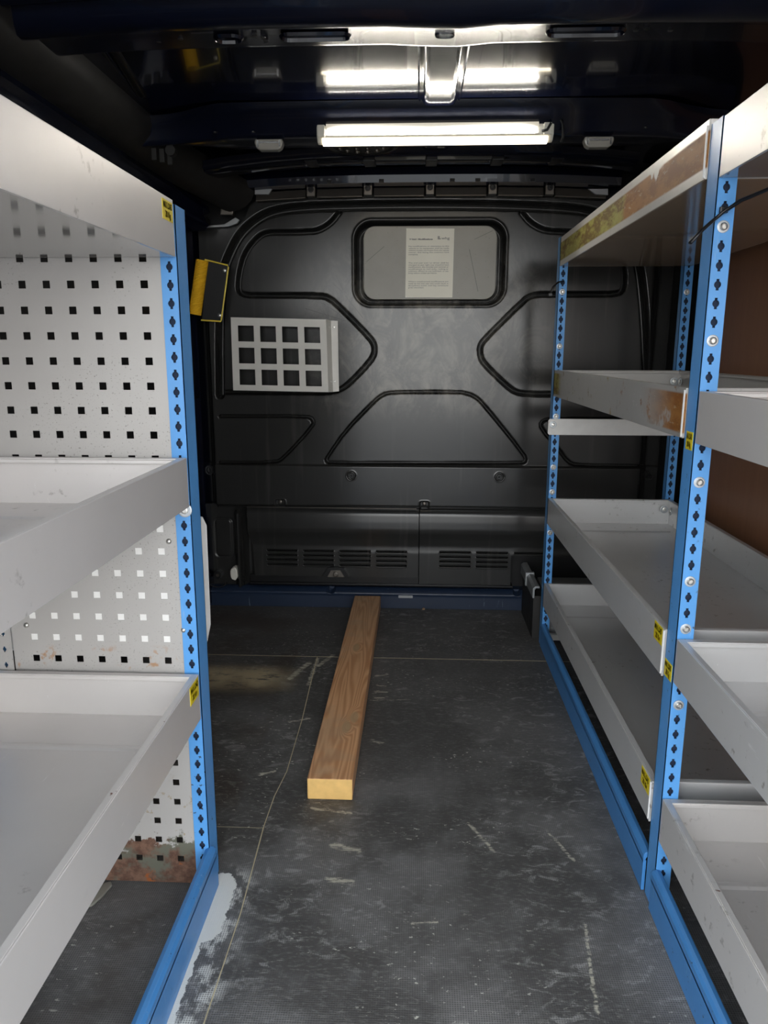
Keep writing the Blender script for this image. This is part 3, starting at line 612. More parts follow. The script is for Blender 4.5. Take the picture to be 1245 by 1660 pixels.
# latch on the left kick panel
lt = thing('panel_latch', (-0.2801, 2.42, 0.128), 'black trapezoid latch with round knob on the left kick panel', 'latch')
q = [(-0.3207, 0.1076), (-0.299, 0.1409), (-0.2482, 0.1416), (-0.2253, 0.1091)]
MB().prism([tuple(p) for p in q], 2.411, 2.424, 1).build('latch_plate', M['gloss'], lt, bevel=.0008)
q = [(-0.3016, 0.1079), (-0.2885, 0.1323), (-0.2568, 0.1328), (-0.2422, 0.1088)]
MB().prism([tuple(p) for p in q], 2.408, 2.412, 1).build('latch_recess', M['tabs'], lt, bevel=.0008)
c_ = [(-0.2717, 0.1193)][0]
MB().lathe((c_[0], 2.408, c_[1]), [(0, .0095), (-.008, .009), (-.009, .0065), (-.003, .006), (-.003, .002)], 1, 16).build('knob', M['tabs'], lt)
def sill(X, Z):
    Y = 2.411+.0*X
    Y = Y+.03*(1-np.sqrt(np.clip(1-np.clip((Z-.046)/.022, 0, .999)**2, 0, 1)))
    Y = Y-.003*np.exp(-((Z-.052)/.006)**2)
    for (cx, cz) in [(-0.2892, 0.0772), (0.3438, 0.0787)]:
        cz -= .016; r = np.hypot(X-cx, Z-cz); Y = Y+.022*sst(.0135, .006, r)-.002*np.exp(-((r-.014)/.002)**2)*(Z < cz)
    return Y
so = struct(field('trim_13', -.75, .75, -.001, .067, .002, sill, M['navy_sill']), 'navy painted cross sill at the foot of the bulkhead')
MB().box(-.75, .75, 2.438, 2.475, -.001, .066).build('sill_body', M['navy_sill'], so)
q = [(-0.0582, 0.0522), (-0.0095, 0.0375)]
MB().box(q[0][0], q[1][0], 2.4096, 2.4112, q[1][1], q[0][1]).build('sill_plate', M['silver'], so)
# dark corner posts left and right of the bulkhead
struct(MB().prism([(-.79, 2.30), (-.735, 2.33), (-.705, 2.40), (-.70, 2.47), (-.79, 2.47)], .0, 1.30, 2).build('trim_14', M['navy'], bevel=.01), 'dark navy door pillar left of the bulkhead')
struct(MB().prism([(-.70, 2.37), (-.66, 2.38), (-.655, 2.43), (-.70, 2.43)], 1.245, 1.262, 2).build('trim_15', M['gloss']), 'ledge over the left bulkhead corner')
q = [(-0.6029, 1.311), (-0.5586, 1.3071), (-0.5718, 1.2676), (-0.6106, 1.2678)]
MB().prism([tuple(p) for p in q], 2.38, 2.40, 1).build('corner_plate', M['tabs'], hd, bevel=.002)
q = [(-0.4995, 1.346), (-0.444, 1.3438), (-0.458, 1.3243), (-0.5002, 1.3246)]
MB().prism([tuple(p) for p in q], 2.375, 2.384, 1).build('corner_plate', M['silver'], hd, bevel=.001)
q = [(0.4982, 1.3335), (0.5572, 1.3331), (0.5583, 1.3156), (0.5213, 1.3176)]
MB().prism([tuple(p) for p in q], 2.375, 2.384, 1).build('corner_plate', M['silver'], hd, bevel=.001)
q = [(-0.6725, 1.2337), (-0.5925, 1.2369), (-0.565, 1.2458), (-0.5568, 1.2567), (-0.5681, 1.2639), (-0.5879, 1.2532), (-0.6039, 1.2442), (-0.6683, 1.2391)]
MB().prism([tuple(p) for p in q], 2.402, 2.412, 1).build('corner_bracket', M['silver'], hd, bevel=.001)
# plywood lining on the right
struct(MB().box(.782, .798, YO, 2.13, .0, 1.30).build('trim_16', M['ply'], bevel=.001), 'brown plywood lining on the right wall')

# ================================================================= LIGHT BAR AND SMALL LAMPS
LY = 1.835
(lx0, lz1), (lx1, lz0) = [(-0.2359, 1.3635), (0.2981, 1.3257)]
la = thing('ceiling_light', ((lx0+lx1)/2, LY, lz1), 'long white LED light bar lit on the roof crossbar', 'light')
n_ = 1
prof = [(LY-.012, lz1+.012), (LY-.020, lz1+.001), (LY-.020, lz0+.012), (LY-.008, lz0+.001), (LY+.004, lz0-.001), (LY+.012, lz0+.006), (LY+.012, lz1+.012)]
MB().prism(prof, lx0, lx1, 0).build('housing', M['housing'], la, bevel=.002)
MB().prism([(LY-.017, lz0+.0075), (LY-.009, lz0-.001), (LY+.004, lz0-.0035), (LY+.015, lz0+.004), (LY+.015, lz0+.015), (LY+.011, lz0+.015), (LY+.010, lz0+.004), (LY+.004, lz0), (LY-.008, lz0+.002)], lx0+.012, lx1-.012, 0).build('diffuser', M['diff'], la)
MB().tube([(lx0+.022, LY-.0205, (lz0+lz1)/2+.012), (lx1-.035, LY-.0205, (lz0+lz1)/2+.012)], .0062, 10).build('light_tube', M['led'], la, smooth=True)
dt = MB()
for k in range(56):
    x = lx0+.03+k*(lx1-lx0-.075)/55; dt.box(x-.0024, x+.0024, LY-.0225, LY-.0195, (lz0+lz1)/2-.0005, (lz0+lz1)/2+.0025)
tag(dt.build('led_diode_row', M['dots'], la), kind='stuff')
for x, s in ((lx0+.010, 1), (lx1-.014, 1)): MB().box(x-.009, x+.009, LY-.0225, LY-.018, lz0+.010, lz1-.002).build('end_cap', M['housing'], la, bevel=.002)
MB().tube([(lx1-.028, LY-.023, lz0+.017), (lx1-.016, LY-.025, lz0+.019), (lx1-.008, LY-.024, lz1-.005)], .003, 8).build('inner_wire', M['rubber'], la, smooth=True)
cb = tag(MB().tube([(lx1, LY-.014, lz1+.008), (lx1+.010, LY-.022, lz1+.006), (lx1+.017, LY-.024, lz1-.006), (lx1+.020, LY-.022, lz0+.004), (lx1+.018, LY-.012, lz0-.003)], .0028, 8).build('power_cable', M['rubber'], smooth=True), 'thin black cable curling down at the right end of the light bar', 'cable')
def dome(px_, lab):
    (x0, z1), (x1, z0) = px_
    t_ = thing('dome_lamp', ((x0+x1)/2, LY+.01, z1), lab, 'lamp', 'small clear lamps on the roof crossbar')
    MB().prism([(x0+.002, z1-.001), (x0, z1-.008), (x0+.005, z0+.004), (x0+.013, z0), (x1-.013, z0), (x1-.005, z0+.004), (x1, z1-.008), (x1-.002, z1-.001)], LY-.008, LY+.016, 1).build('lens', M['clear'], t_, bevel=.003)
    MB().box(x0+.011, x1-.011, LY-.0095, LY-.007, (z0+z1)/2+.001, (z0+z1)/2+.006).build('bulb', M['chrome'], t_, bevel=.001)
    MB().box(x0+.006, x0+.010, LY-.0095, LY-.007, z0+.006, z1-.004).build('contact', M['chrome'], t_)
    MB().box(x1-.010, x1-.006, LY-.0095, LY-.007, z0+.006, z1-.004).build('contact', M['chrome'], t_)
dome([(-0.3821, 1.3376), (-0.3155, 1.3133)], 'small clear dome lamp left of the light bar')
dome([(0.3682, 1.3353), (0.4359, 1.3115)], 'small clear dome lamp right of the light bar')
(dx, dz_) = [(-0.1524, 1.3608)][0]
ds = thing('roof_disc', (dx, 2.02, 1.356), 'round black perforated disc on the roof behind the light bar', 'disc')
MB().lathe((dx, 2.04, 1.400), [(0, .105), (-.012, .105), (-.026, .098), (-.030, .085), (-.026, .078)], 2, 40).build('disc_body', M['gloss'], ds, bevel=.001)
for k in range(14):
    a = k*2*PI/14; MB().lathe((dx+.062*math.cos(a), 2.04+.062*math.sin(a), 1.374), [(0, .008), (-.003, .007), (-.003, .004), (0, .003)], 2, 10).build('stud', M['tabs'], ds)
for k in range(7):
    a = k*2*PI/7+.2; MB().lathe((dx+.033*math.cos(a), 2.04+.033*math.sin(a), 1.374), [(0, .007), (-.003, .006), (-.003, .0035), (0, .003)], 2, 10).build('stud', M['tabs'], ds)

# ================================================================= RACKS
CW, CH, TH = .012, .012, .0016
inner = []; outer = []
R_ = .0047
def q1():
    i = [(R_, 0.), (R_*.87, R_*.5), (R_*.62, R_*.79), (.0019, .0043), (.0019, .0073)]
    o = [(CW, 0.), (CW, CH*.55), (CW, CH), (.0030, CH), (.0019, CH)]
    return i, o
i1, o1 = q1()
inner = i1+[(-x, y) for x, y in i1[::-1][:-1]]+[(-R_, 0.)]+[(-x, -y) for x, y in i1[1:]]+[(x, -y) for x, y in i1[::-1][:-1]]
outer = o1+[(-x, y) for x, y in o1[::-1][:-1]]+[(-CW, 0.)]+[(-x, -y) for x, y in o1[1:]]+[(x, -y) for x, y in o1[::-1][:-1]]
def upright(par, xa, xb, y, z1, zh, side, depth, bolts=(), label=None, mat='blue', pitch=.0241, z0=.0, hs=1.0):
    """punched angle post: face towards the doors between xa and xb, side plate at `side`"""
    m_ = MB(); cx = (xa+xb)/2; hw = (xb-xa)/2; k = hw/CW
    n0 = int(math.floor((zh-z0)/pitch)); n1 = int(math.floor((z1-zh)/pitch))
    zs = [zh-j*pitch for j in range(n0, 0, -1)]+[zh+j*pitch for j in range(0, n1+1)]
    zs = [z for z in zs if z-pitch/2 >= z0 and z+pitch/2 <= z1]
    fn = lambda u, v, d: (u, y+d, v)
    inn = [(a*hs, b*hs) for a, b in inner]; out = [(u*k, v*pitch/2/CH) for u, v in outer]
    for z in zs: m_.cell(fn, cx, z, hw, pitch/2, inn, out, TH)
    lo_, hi = zs[0]-pitch/2, zs[-1]+pitch/2
    if lo_ > z0: m_.box(xa, xb, y, y+TH, z0, lo_)
    if hi < z1: m_.box(xa, xb, y, y+TH, hi, z1)
    s0, s1 = (side, side+TH) if side <= cx else (side-TH, side)
    m_.box(s0, s1, y, y+depth, z0, z1)
    # back lip closes the section
    m_.box(xa, xb, y+depth-TH, y+depth, z0, z1)
    ox = xb-TH if side <= cx else xa
    m_.box(ox, ox+TH, y+TH, y+depth-TH, z0, z1)  # opposite side plate, added to keep light out of the post
    o = m_.build('upright', M[mat], par, weld=True, bevel=.0)
    MB().box(xa+.002, xb-.002, y+TH+.005, y+TH+.006, z0+.01, z1-.01).build('hole_shade_strip', M['hole_shade'], o)  # dark strip that paints the shade seen through the punched holes
    if label: o['label'] = label
    for z in bolts:
        zq = min(zs, key=lambda t: abs(t-z))
        b = MB(); b.mat(0).lathe((cx, y, zq), [(0, .0078), (-.0012, .0078), (-.0015, .0065)], 1, 18)
        b.mat(1).lathe((cx, y-.0014, zq), [(0, .0052), (-.002, .0050), (-.0032, .0036), (-.0018, .0022), (-.0018, .0005)], 1, 12)
        b.build('bolt', [M['washer'], M['zinc']], o, smooth=False)
    return o
def tray(par, x0, x1, y0, y1, z0, z1, mt, label=None, lip=.011, mt_in=None, front=-1):
    m_ = MB(); t = .0022; f = z0+.004
    m_.box(x0+t, x1-t, y0+t, y1-t, z0, f)            # base sheet
    m_.box(x0, x0+t, y0, y1, z0, z1); m_.box(x1-t, x1, y0, y1, z0, z1)
    m_.box(x0+t, x1-t, y0, y0+t, z0, z1); m_.box(x0+t, x1-t, y1-t, y1, z0, z1)
    m_.box(x0+t, x0+lip, y0+t, y1-t, z1-.0022, z1); m_.box(x1-lip, x1-t, y0+t, y1-t, z1-.0022, z1)
    m_.box(x0+lip, x1-lip, y0+t, y0+lip, z1-.0022, z1); m_.box(x0+lip, x1-lip, y1-lip, y1-t, z1-.0022, z1)
    for (a, b, c, d) in ((x0+lip-.0015, x0+lip, y0+lip, y1-lip), (x1-lip, x1-lip+.0015, y0+lip, y1-lip), (x0+lip, x1-lip, y1-lip, y1-lip+.0015)): m_.box(a, b, c, d, z1-.008, z1-.0022)
    o = m_.build('tray', M[mt], par, bevel=.0011)
    if label: o['label'] = label
    # pressed stiffening rib across the base near each end
    for yy in (y1-.10, y0+.10):
        if y0 > .5 or yy > .5: MB().prism([(yy-.008, f), (yy-.003, f+.0022), (yy+.003, f+.0022), (yy+.008, f)], x0+.03, x1-.03, 0).build('base_rib', M[mt], o)
    return o
def corner_bolt(par, c, ax, d=-1, r=.011):
    b = MB(); b.mat(0).lathe(c, [(0, r), (d*.0012, r), (d*.0016, r*.85)], ax, 18)
    b.mat(1).lathe(tuple(c[i]+(d*.0014 if i == ax else 0) for i in range(3)), [(0, r*.55), (d*.002, r*.5), (d*.0026, r*.3)], ax, 10)
    return b.build('bolt', [M['washer'], M['zinc']], par)
def sticker(par, x, y0, y1, z0, z1, face=1, lab='yellow MAX LOAD 20 Kg sticker'):
    """flat label on an aisle face; face=+1 looks towards +x (left rack), -1 towards -x"""
    o = MB().box(x-.0002*face, x+.0006*face, y0, y1, z0, z1).build('sticker', M['sticker'], par); o['label'] = lab
    for body, fr, mt_, wd_ in (('MAX LOAD', .60, 'sticker_ink', .86), ('20 Kg', .16, 'red_ink', .55)):
        me = text(body, (z1-z0)*.42, None, None, 'p', width=(y1-y0)*wd_, bold=.0004, bake=1)
        for v in me.vertices:
            u, h = v.co.x, v.co.y
            yy = y0+(y1-y0)*(1-wd_)/2+u if face > 0 else y1-(y1-y0)*(1-wd_)/2-u
            v.co = Vector((x+.0009*face, yy, z0+(z1-z0)*fr+h))
        me.materials.clear(); me.materials.append(M[mt_])
        p = bpy.data.objects.new('lettering', me); COL.objects.link(p); place(p, Vector((0, 0, 0)), o)
    return o

# ---------------- left rack
LR = thing('shelving_rack', (-.34, .5, 0), 'blue and grey metal shelving rack on the left with a perforated end panel', 'shelving')
xl = -.328; yl = 1.040; YN = .03
u1 = upright(LR, -.3515, -.3275, yl, 1.052, .972, -.3275, .044, (), 'blue punched front post of the left rack')
u2 = upright(LR, -.672, -.640, yl, 1.052, .972, -.672, .03, (), 'blue punched back post of the left rack')
corner_bolt(u1, (-.3365, yl-.001, .634), 1, -1, .0105)
px_, pz_ = .0343, .0345
pm = MB(); hw = px_/2; hh = pz_/2; a_ = .0052
inn4 = [(a_, a_), (-a_, a_), (-a_, -a_), (a_, -a_)]; out4 = [(hw, hh), (-hw, hh), (-hw, -hh), (hw, -hh)]
yp = yl+.0022; fnp = lambda u, v, d: (u, yp+d, v)
zr = [.9495-pz_*k for k in range(-2, 27)]
for z in zr:
    for c in range(7): pm.cell(fnp, -.3765-c*px_, z, hw, hh, inn4, out4, .0012)
xr = -.3765+hw; xL = -.3765-6*px_-hw; zt, zb = zr[0]+hh, zr[-1]-hh
pm.box(xr, -.345, yp, yp+.0012, .008, 1.05); pm.box(-.617, xL, yp, yp+.0012, .008, 1.05); pm.box(xL, xr, yp, yp+.0012, .008, zb); pm.box(xL, xr, yp, yp+.0012, zt, 1.05)
pan = pm.build('end_panel', M['panel'], LR, weld=True); pan['label'] = 'pale grey steel end panel with rows of square holes, rusted at the foot'
fl = MB(); fn2 = lambda u, v, d: (u, yp-.004+d, v)
for k in range(40):
    z = .03+k*.0255; fl.cell(fn2, -.629, z, .012, .01275, [(x*.62, y*.62) for x, y in inner], [(u, v*.01275/CH) for u, v in outer], .001)
fl.build('end_strip', M['panel'], LR, weld=True)
for (x, z) in [(-0.3641, 0.5861), (-0.5925, 0.4511), (-0.3498, 0.4478), (-0.3751, 0.5718)][:3]: MB().lathe((x, yp-.0005, z), [(0, .0042), (-.0015, .0038), (-.0028, .002)], 1, 12).build('rivet', M['zinc'], pan, smooth=True)
t1 = tray(LR, -.66, xl, YN, 1.034, .984, 1.056, 'steel', 'topmost grey tray of the left rack')
t2 = tray(LR, -.66, xl, YN, 1.034, .640, .7115, 'steel', 'middle grey tray of the left rack')
t3 = tray(LR, -.66, xl, YN, 1.034, .307, .380, 'steel_rust', 'lowest grey tray of the left rack with chipped rim')
sticker(LR, xl, .990, 1.029, 1.026, 1.051, 1); sticker(LR, xl, .988, 1.028, .350, .378, 1)
rl = MB().box(-.324, -.3185, YN, 1.05, .0, .060).prism([(-.3185, .055), (-.3185, .070), (-.322, .0755), (-.328, .0765), (-.334, .074), (-.337, .067), (-.335, .066), (-.330, .070), (-.324, .066)], YN, 1.045, 1).build('floor_rail', M['blue_d'], LR, bevel=.001)

# ---------------- right rack
RR = thing('shelving_rack', (.39, 1.0, 0), 'blue and grey metal shelving rack along the right side, two bays long', 'shelving')
yn, yf = 1.030, 2.100
bz_n = [p[1] for p in [(0.3917, 1.0186), (0.3918, 0.8759), (0.3914, 0.6844), (0.3914, 0.5416), (0.3906, 0.4699), (0.3919, 0.3519)]]
bz_f = [p[1] for p in [(0.3874, 1.0251), (0.3867, 0.8789), (0.3846, 0.687), (0.3848, 0.5442), (0.3849, 0.473), (0.3836, 0.3551)]]
un = upright(RR, .3785, .4035, yn, 1.150, 1.066, .3785, .037, bz_n, 'worn blue punched middle post of the right rack', pitch=.0239)
uf = upright(RR, .3755, .3985, yf, 1.160, 1.066, .3755, .032, bz_f, 'blue punched far front post of the right rack', pitch=.0239, hs=1.3)
ub = upright(RR, .709, .735, yf+.012, 1.160, 1.066, .709, .024, [1.02], 'blue punched far back post of the right rack', pitch=.0239, hs=1.3)
XR = .3765; XB = .722; ya = 1.0705; yb = 2.0985
f1 = tray(RR, XR, XB, ya, yb, 1.084, 1.158, 'steel_glue', 'topmost far tray, brown tape residue along its front')
f2 = tray(RR, XR, XB, ya, yb, .740, .811, 'steel_glue2', 'second far tray from the top, glue spots on its front')
f3 = tray(RR, XR, XB, ya, yb, .376, .451, 'steel_in', 'third far tray from the top with clear grey base')
f4 = tray(RR, XR, XB, ya, yb, .126, .197, 'steel_in', 'lowest far tray of the right rack')
XN = .3795
g1 = tray(RR, XN, XB, YN, 1.028, 1.077, 1.149, 'steel', 'topmost near tray of the right rack')
g2 = tray(RR, XN, XB, YN, 1.028, .738, .8085, 'steel', 'second near tray from the top of the right rack')
g3 = tray(RR, XN, XB, YN, 1.028, .386, .4535, 'steel_in', 'third near tray from the top of the right rack')
g4 = tray(RR, XN, XB, YN, 1.028, .122, .195, 'steel_rust2', 'lowest near tray of the right rack with chipped edge')
MB().box(.3745, .3765, 1.072, 1.0745, .742, .808).build('edge_strip', M['white'], f2); MB().box(.3745, .3765, 1.072, 1.0745, 1.086, 1.15).build('edge_strip', M['white'], f1)
MB().box(.3745, .3765, 1.072, 1.0745, .380, .449).build('edge_strip', M['white'], f3); MB().box(.3745, .3765, 1.072, 1.0745, .130, .195).build('edge_strip', M['white'], f4)
yi = yb-.0112
corner_bolt(f2, (.700, yi, .782), 1); corner_bolt(f3, (.702, yi, .424), 1); corner_bolt(f2, (XB-.0112, 2.07, .782), 0); corner_bolt(f3, (XB-.0112, 2.06, .424), 0)
br = MB().prism([(.366, .636), (.366, .672), (.370, .677), (.736, .677), (.736, .632), (.370, .632)], 2.0965, 2.0995, 1).build('brace_strip', M['white'], RR, bevel=.0006); br['label'] = 'white flat brace strip across the far posts'
corner_bolt(br, (.3795, 2.0965, .661), 1, -1, .0095)
for (a, b) in ((ya, yf+.0), (YN, yn+.0)):
    MB().box(.3735, .379, a, b, .0, .055).prism([(.3735, .050), (.3735, .064), (.376, .069), (.381, .0705), (.387, .069), (.390, .063), (.388, .061), (.384, .065), (.379, .060)], a, b, 1).build('floor_rail', M['blue_d'], RR, bevel=.001)
sticker(RR, XR, 1.080, 1.118, .421, .449, -1); sticker(RR, XR, 1.080, 1.122, .166, .195, -1)
sticker(RR, .3785, 1.034, 1.064, .383, .409, -1); sticker(RR, .3785, 1.034, 1.058, .727, .752, -1)
MB().box(.389, .46, 2.112, 2.135, .012, .030).build('foot_bracket', M['cage'], RR, bevel=.002)

# ================================================================= LOOSE THINGS
wd = MB(); wd.box(-.2075, -.1185, 1.293, 2.404, .0008, .0455)
wd.mi = [0]*6; wd.mi[2] = 1
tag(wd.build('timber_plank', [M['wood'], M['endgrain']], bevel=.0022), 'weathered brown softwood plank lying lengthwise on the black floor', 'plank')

# document pocket on the bulkhead
cg = thing('document_holder', (-.43, 2.38, .735), 'light grey sheet-metal holder with twelve square openings on the bulkhead', 'holder')
C4 = [(-0.5883, 0.9641), (-0.2884, 0.9576), (-0.2838, 0.7334), (-0.5898, 0.738)]
hx0 = [(-0.5431, 0.9161), (-0.4725, 0.9152), (-0.4021, 0.9143), (-0.3319, 0.9134), (-0.5408, 0.8475), (-0.4708, 0.8458), (-0.4009, 0.8459), (-0.3312, 0.8442), (-0.5393, 0.7801), (-0.4689, 0.7784), (-0.4006, 0.7776), (-0.3315, 0.7769)]
cm = MB(); YC = 2.372
tl, tr, br_, bl = C4
def bil(u, v, d):                                    # u 0..1 across, v 0..1 downwards
    x = (tl[0]*(1-u)+tr[0]*u)*(1-v)+(bl[0]*(1-u)+br_[0]*u)*v; z = (tl[1]*(1-u)+tr[1]*u)*(1-v)+(bl[1]*(1-u)+br_[1]*u)*v
    return (x, YC+d, z)
us = [.155, .387, .618, .850]; vs_ = [.215, .515, .813]; hu, hv = .083, .108
ue = [0, .271, .5025, .734, 1]; ve = [0, .365, .664, 1]
for r in range(3):
    for c in range(4):
        inn = [(us[c]+hu, vs_[r]+hv), (us[c]-hu, vs_[r]+hv), (us[c]-hu, vs_[r]-hv), (us[c]+hu, vs_[r]-hv)]
        out = [(ue[c+1], ve[r+1]), (ue[c], ve[r+1]), (ue[c], ve[r]), (ue[c+1], ve[r])]
        cm.cell(lambda u, v, d: bil(u, v, d), 0, 0, 0, 0, inn, out, .0015)
cm.build('front_grid', M['cage'], cg, weld=True)
def strip(a, b, c, d, y0, y1, name): 
    return MB().add([(a[0], y0, a[1]), (b[0], y1, b[1]), (c[0], y1, c[1]), (d[0], y0, d[1])]+[(a[0], y0+.0015, a[1]), (b[0], y1+.0015, b[1]), (c[0], y1+.0015, c[1]), (d[0], y0+.0015, d[1])],
        [(0, 1, 2, 3), (4, 7, 6, 5), (0, 4, 5, 1), (1, 5, 6, 2), (2, 6, 7, 3), (3, 7, 4, 0)]).build(name, M['cage'], cg)
S = [(-0.2884, 0.9576), (-0.2768, 0.9557), (-0.2729, 0.7325), (-0.2838, 0.7334), (-0.2555, 0.9547), (-0.2541, 0.7345)]
strip(S[0], S[1], S[2], S[3], YC, 2.405, 'side_fold'); wf = strip(S[1], S[4], S[5], S[2], 2.405, 2.408, 'wall_flange')
S = [(-0.5962, 0.9613), (-0.5864, 0.9613), (-0.5857, 0.741), (-0.5957, 0.7409)]
strip(S[0], S[1], S[2], S[3], 2.405, 2.380, 'rear_edge')
MB().add([(tl[0], YC, tl[1]), (tr[0], YC, tr[1]), (tr[0], 2.41, tr[1]), (tl[0], 2.41, tl[1])], [(0, 1, 2, 3)]).build('holder_rim', M['cage'], cg)
MB().add([(bl[0], YC, bl[1]), (br_[0], YC, br_[1]), (br_[0], 2.41, br_[1]), (bl[0], 2.41, bl[1])], [(0, 1, 2, 3)]).build('holder_rim', M['cage'], cg)
for p in [(-0.2673, 0.9351), (-0.2675, 0.7655), (-0.2838, 0.9351), (-0.2804, 0.7655)]: MB().lathe((p[0], 2.405 if p[0] > S[0][0]+.32 else 2.395, p[1]), [(0, .0042), (-.002, .004), (-.0025, .002)], 1, 12).build('rivet', M['zinc'], cg)

# yellow grab handle
gh = thing('grab_handle', (-.66, 2.36, .95), 'yellow ribbed grab handle on the left side of the bulkhead', 'handle')
Q = [(-0.6584, 1.1349), (-0.7076, 0.9698), (-0.5883, 1.1184), (-0.6169, 0.9512), (-0.6816, 1.1313), (-0.6208, 1.1185), (-0.6495, 0.9624), (-0.6791, 0.9549)]
def P3(p, y=2.36): return (p[0], y, p[1])
ga = Vector(P3(Q[0])) + Vector((-.008, 0, -.002)); gb = Vector(P3(Q[1])) + Vector((.010, 0, .002))
gm = MB(); pts = [ga.lerp(gb, k/60) for k in range(61)]
gm.tube(pts, .0185, 18)
V = gm.v; 
for j in range(61):
    for k in range(18):
        s_ = 1+(.05 if (j+k) % 2 else -.02); c0 = pts[j]; v0 = Vector(V[j*18+k]); V[j*18+k] = tuple(c0+(v0-c0)*s_)
gm.build('grip', M['yellow'], gh)
f0 = [P3((Q[0][0], Q[0][1]+.0)), P3(Q[2]), P3((Q[2][0]+.002, Q[2][1]-.006)), P3((Q[3][0]+.002, Q[3][1]+.006)), P3(Q[3]), P3(Q[7])]
gmf = MB().tube(f0, .0024, 8).build('frame', M['yframe'], gh)
MB().prism([tuple(p) for p in (Q[0], Q[2], Q[3], Q[7])], 2.366, 2.378, 1).build('mounting_plate', M['gloss'], gh, bevel=.003)
for p in [(-0.6004, 1.1039), (-0.6219, 0.9698)]: MB().lathe((p[0], 2.366, p[1]), [(0, .006), (-.003, .005), (-.004, .002)], 1, 12).build('screw', M['zinc'], gh)

# zip ties on the right rack
def ties(pts, r, lab, head):
    o = thing('cable_tie', pts[len(pts)//2], lab, 'cable tie')
    MB().tube(pts, r, 8, 1.6).build('strap', M['gloss'], o, smooth=True)
    h = Vector(head); MB().box(h.x-.005, h.x+.005, h.y-.003, h.y+.003, h.z-.004, h.z+.004).build('head', M['gloss'], o, bevel=.001)
ties([(.345, 1.012, .996), (.358, 1.016, 1.010), (.3725, 1.020, 1.023), (.386, 1.022, 1.034), (.398, 1.0, 1.044), (.415, .96, 1.050), (.44, .90, 1.048)], .0022, 'black cable tie threaded through the middle post near the top tray', (.3875, 1.024, 1.0375))
ties([(.388, 2.094, 1.046), (.372, 2.085, 1.042), (.358, 2.075, 1.030), (.350, 2.070, 1.010)], .0022, 'short black cable tie on the far front post of the right rack', (.3505, 2.070, 1.009))

# white folded sheet standing behind the left rack
ws = thing('steel_box', (-.50, 1.2, .33), 'white painted steel panel standing behind the perforated end panel', 'panel')
MB().prism([(-.76, .345), (-.365, .345), (-.352, .40), (-.3505, .575), (-.357, .59), (-.76, .59)], 1.190, 1.193, 1).build('front_sheet', M['haze'], ws, bevel=.001)
MB().box(-.61, -.352, yp+.0014, yp+.0035, .418, .63).build('contact_board', M['bright'], ws)
MB().box(-.76, -.74, 1.2, 1.24, 0, .58).build('side_sheet', M['white'], ws); MB().box(-.75, -.70, 1.2, 1.24, 0, .36).build('stand_leg', M['black'], ws)

# foam, knob and wire at the lower left corner
rnd = random.Random(3); c_ = [(-0.6236, 0.1117)][0]; fm = MB()
pts = [(c_[0]+(.014+.006*rnd.random())*math.cos(a*2*PI/14)*(.75), c_[1]+(.021+.006*rnd.random())*math.sin(a*2*PI/14)) for a in range(14)]
tag(fm.prism(pts, 2.415, 2.446, 1).build('foam_blob', M['foam'], bevel=.003), 'ragged white foam lump by the pillar foot at the lower left corner', 'foam')
c_ = [(-0.6841, 0.1041)][0]; kn = thing('ribbed_knob', (c_[0], 2.43, c_[1]), 'black ribbed round knob beside the white foam', 'knob')
km = MB(); pr = [(math.cos(k*PI/16)*(.013 if k % 2 else .0155)+c_[0], math.sin(k*PI/16)*(.013 if k % 2 else .0155)+c_[1]) for k in range(32)]
km.prism(pr, 2.425, 2.447, 1).build('knob_body', M['gloss'], kn, bevel=.0008); MB().lathe((c_[0], 2.425, c_[1]), [(0, .006), (-.003, .005)], 1, 12).build('knob_centre', M['tabs'], kn)
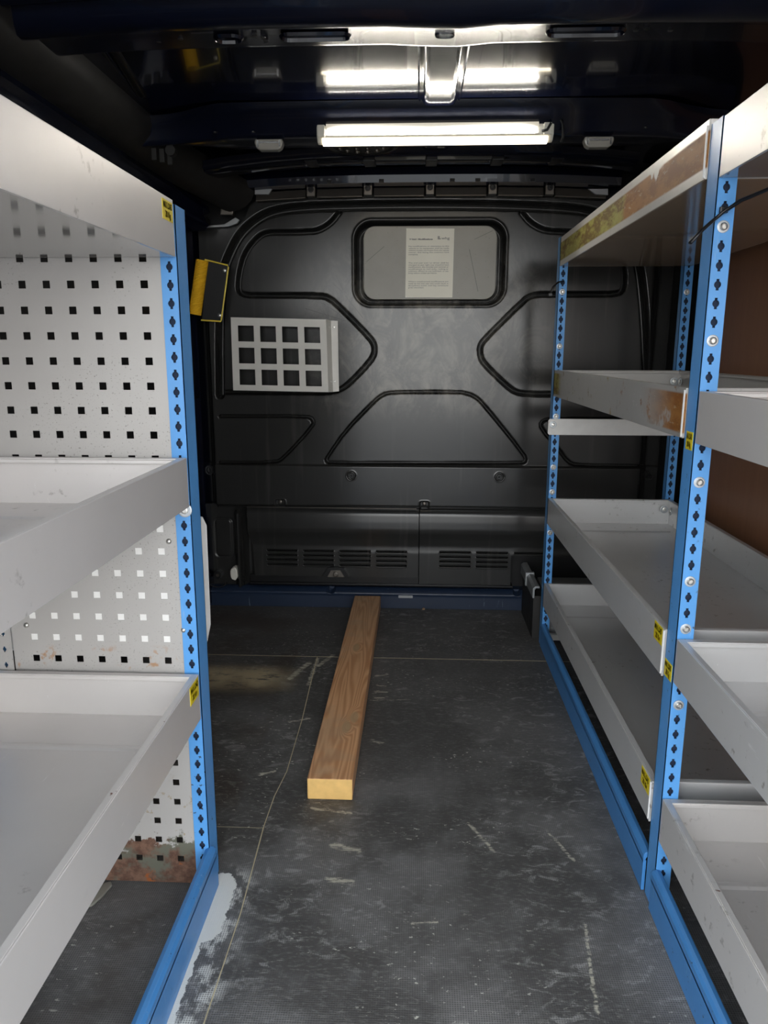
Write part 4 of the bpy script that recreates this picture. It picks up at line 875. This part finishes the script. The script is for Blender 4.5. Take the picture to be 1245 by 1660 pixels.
tag(MB().tube([(c_[0]-.028+.0*k+.033*math.cos(PI*1.02+k*PI*1.05/12)+.03, 2.403, c_[1]-.012+.024*math.sin(PI+k*PI/12)) for k in range(13)], .0022, 8).build('wire_loop', M['rubber'], smooth=True), 'thin black wire looping over the navy sill below the ribbed knob', 'wire')

# grey rail and box behind the far right post
sb = thing('metal_step', (.5, 2.26, 0), 'grey metal step box on the floor behind the far right post', 'step box')
MB().box(.40, .74, 2.15, 2.36, .0, .135).build('step_body', M['silver'], sb, bevel=.003)
MB().box(.402, .738, 2.152, 2.17, .135, .150).build('step_lip', M['silver'], sb, bevel=.002)
sr = thing('seat_rail', (.37, 2.28, .1), 'short galvanised rail pointing to the bulkhead behind the far right post', 'rail')
MB().prism([(.352, .135), (.352, .165), (.360, .172), (.372, .172), (.372, .166), (.362, .166), (.358, .161), (.358, .135)], 2.142, 2.405, 1).build('rail_channel', M['silver'], sr, bevel=.001)
MB().box(.348, .376, 2.27, 2.285, .132, .176).build('rail_clamp', M['silver'], sr, bevel=.002)
MB().box(.358, .395, 2.16, 2.39, .0, .136).build('rail_base', M['black'], sr)
tag(MB().add([(.028+.006*math.cos(a)*s_, 2.399+.0045*math.sin(a)*s_, .001+h) for h, s_ in ((0, 1), (.004, .8), (.006, .3)) for a in [k*PI/4+.3*h*100 for k in range(8)]],
    [(i, (i+1) % 8, 8+(i+1) % 8, 8+i) for i in range(8)]+[(8+i, 8+(i+1) % 8, 16+(i+1) % 8, 16+i) for i in range(8)]+[tuple(range(7, -1, -1)), tuple(range(16, 24))]).build('dry_leaf', M['leaf']), 'tiny brown crumpled leaf on the floor against the navy sill', 'leaf')
tag(MB().prism([(-.515, .985), (-.505, .990), (-.497, 1.010), (-.492, 1.036), (-.497, 1.044), (-.506, 1.040), (-.516, 1.015), (-.522, .995)], .001, .005, 2).build('plastic_scrap', M['plastic'], bevel=.0015), 'curved scrap of grey clear plastic on the floor under the left rack', 'scrap')
# make text-derived duplicates safe
for o in bpy.data.objects:
    if o.name not in WL and o.type not in ('CAMERA',): pass
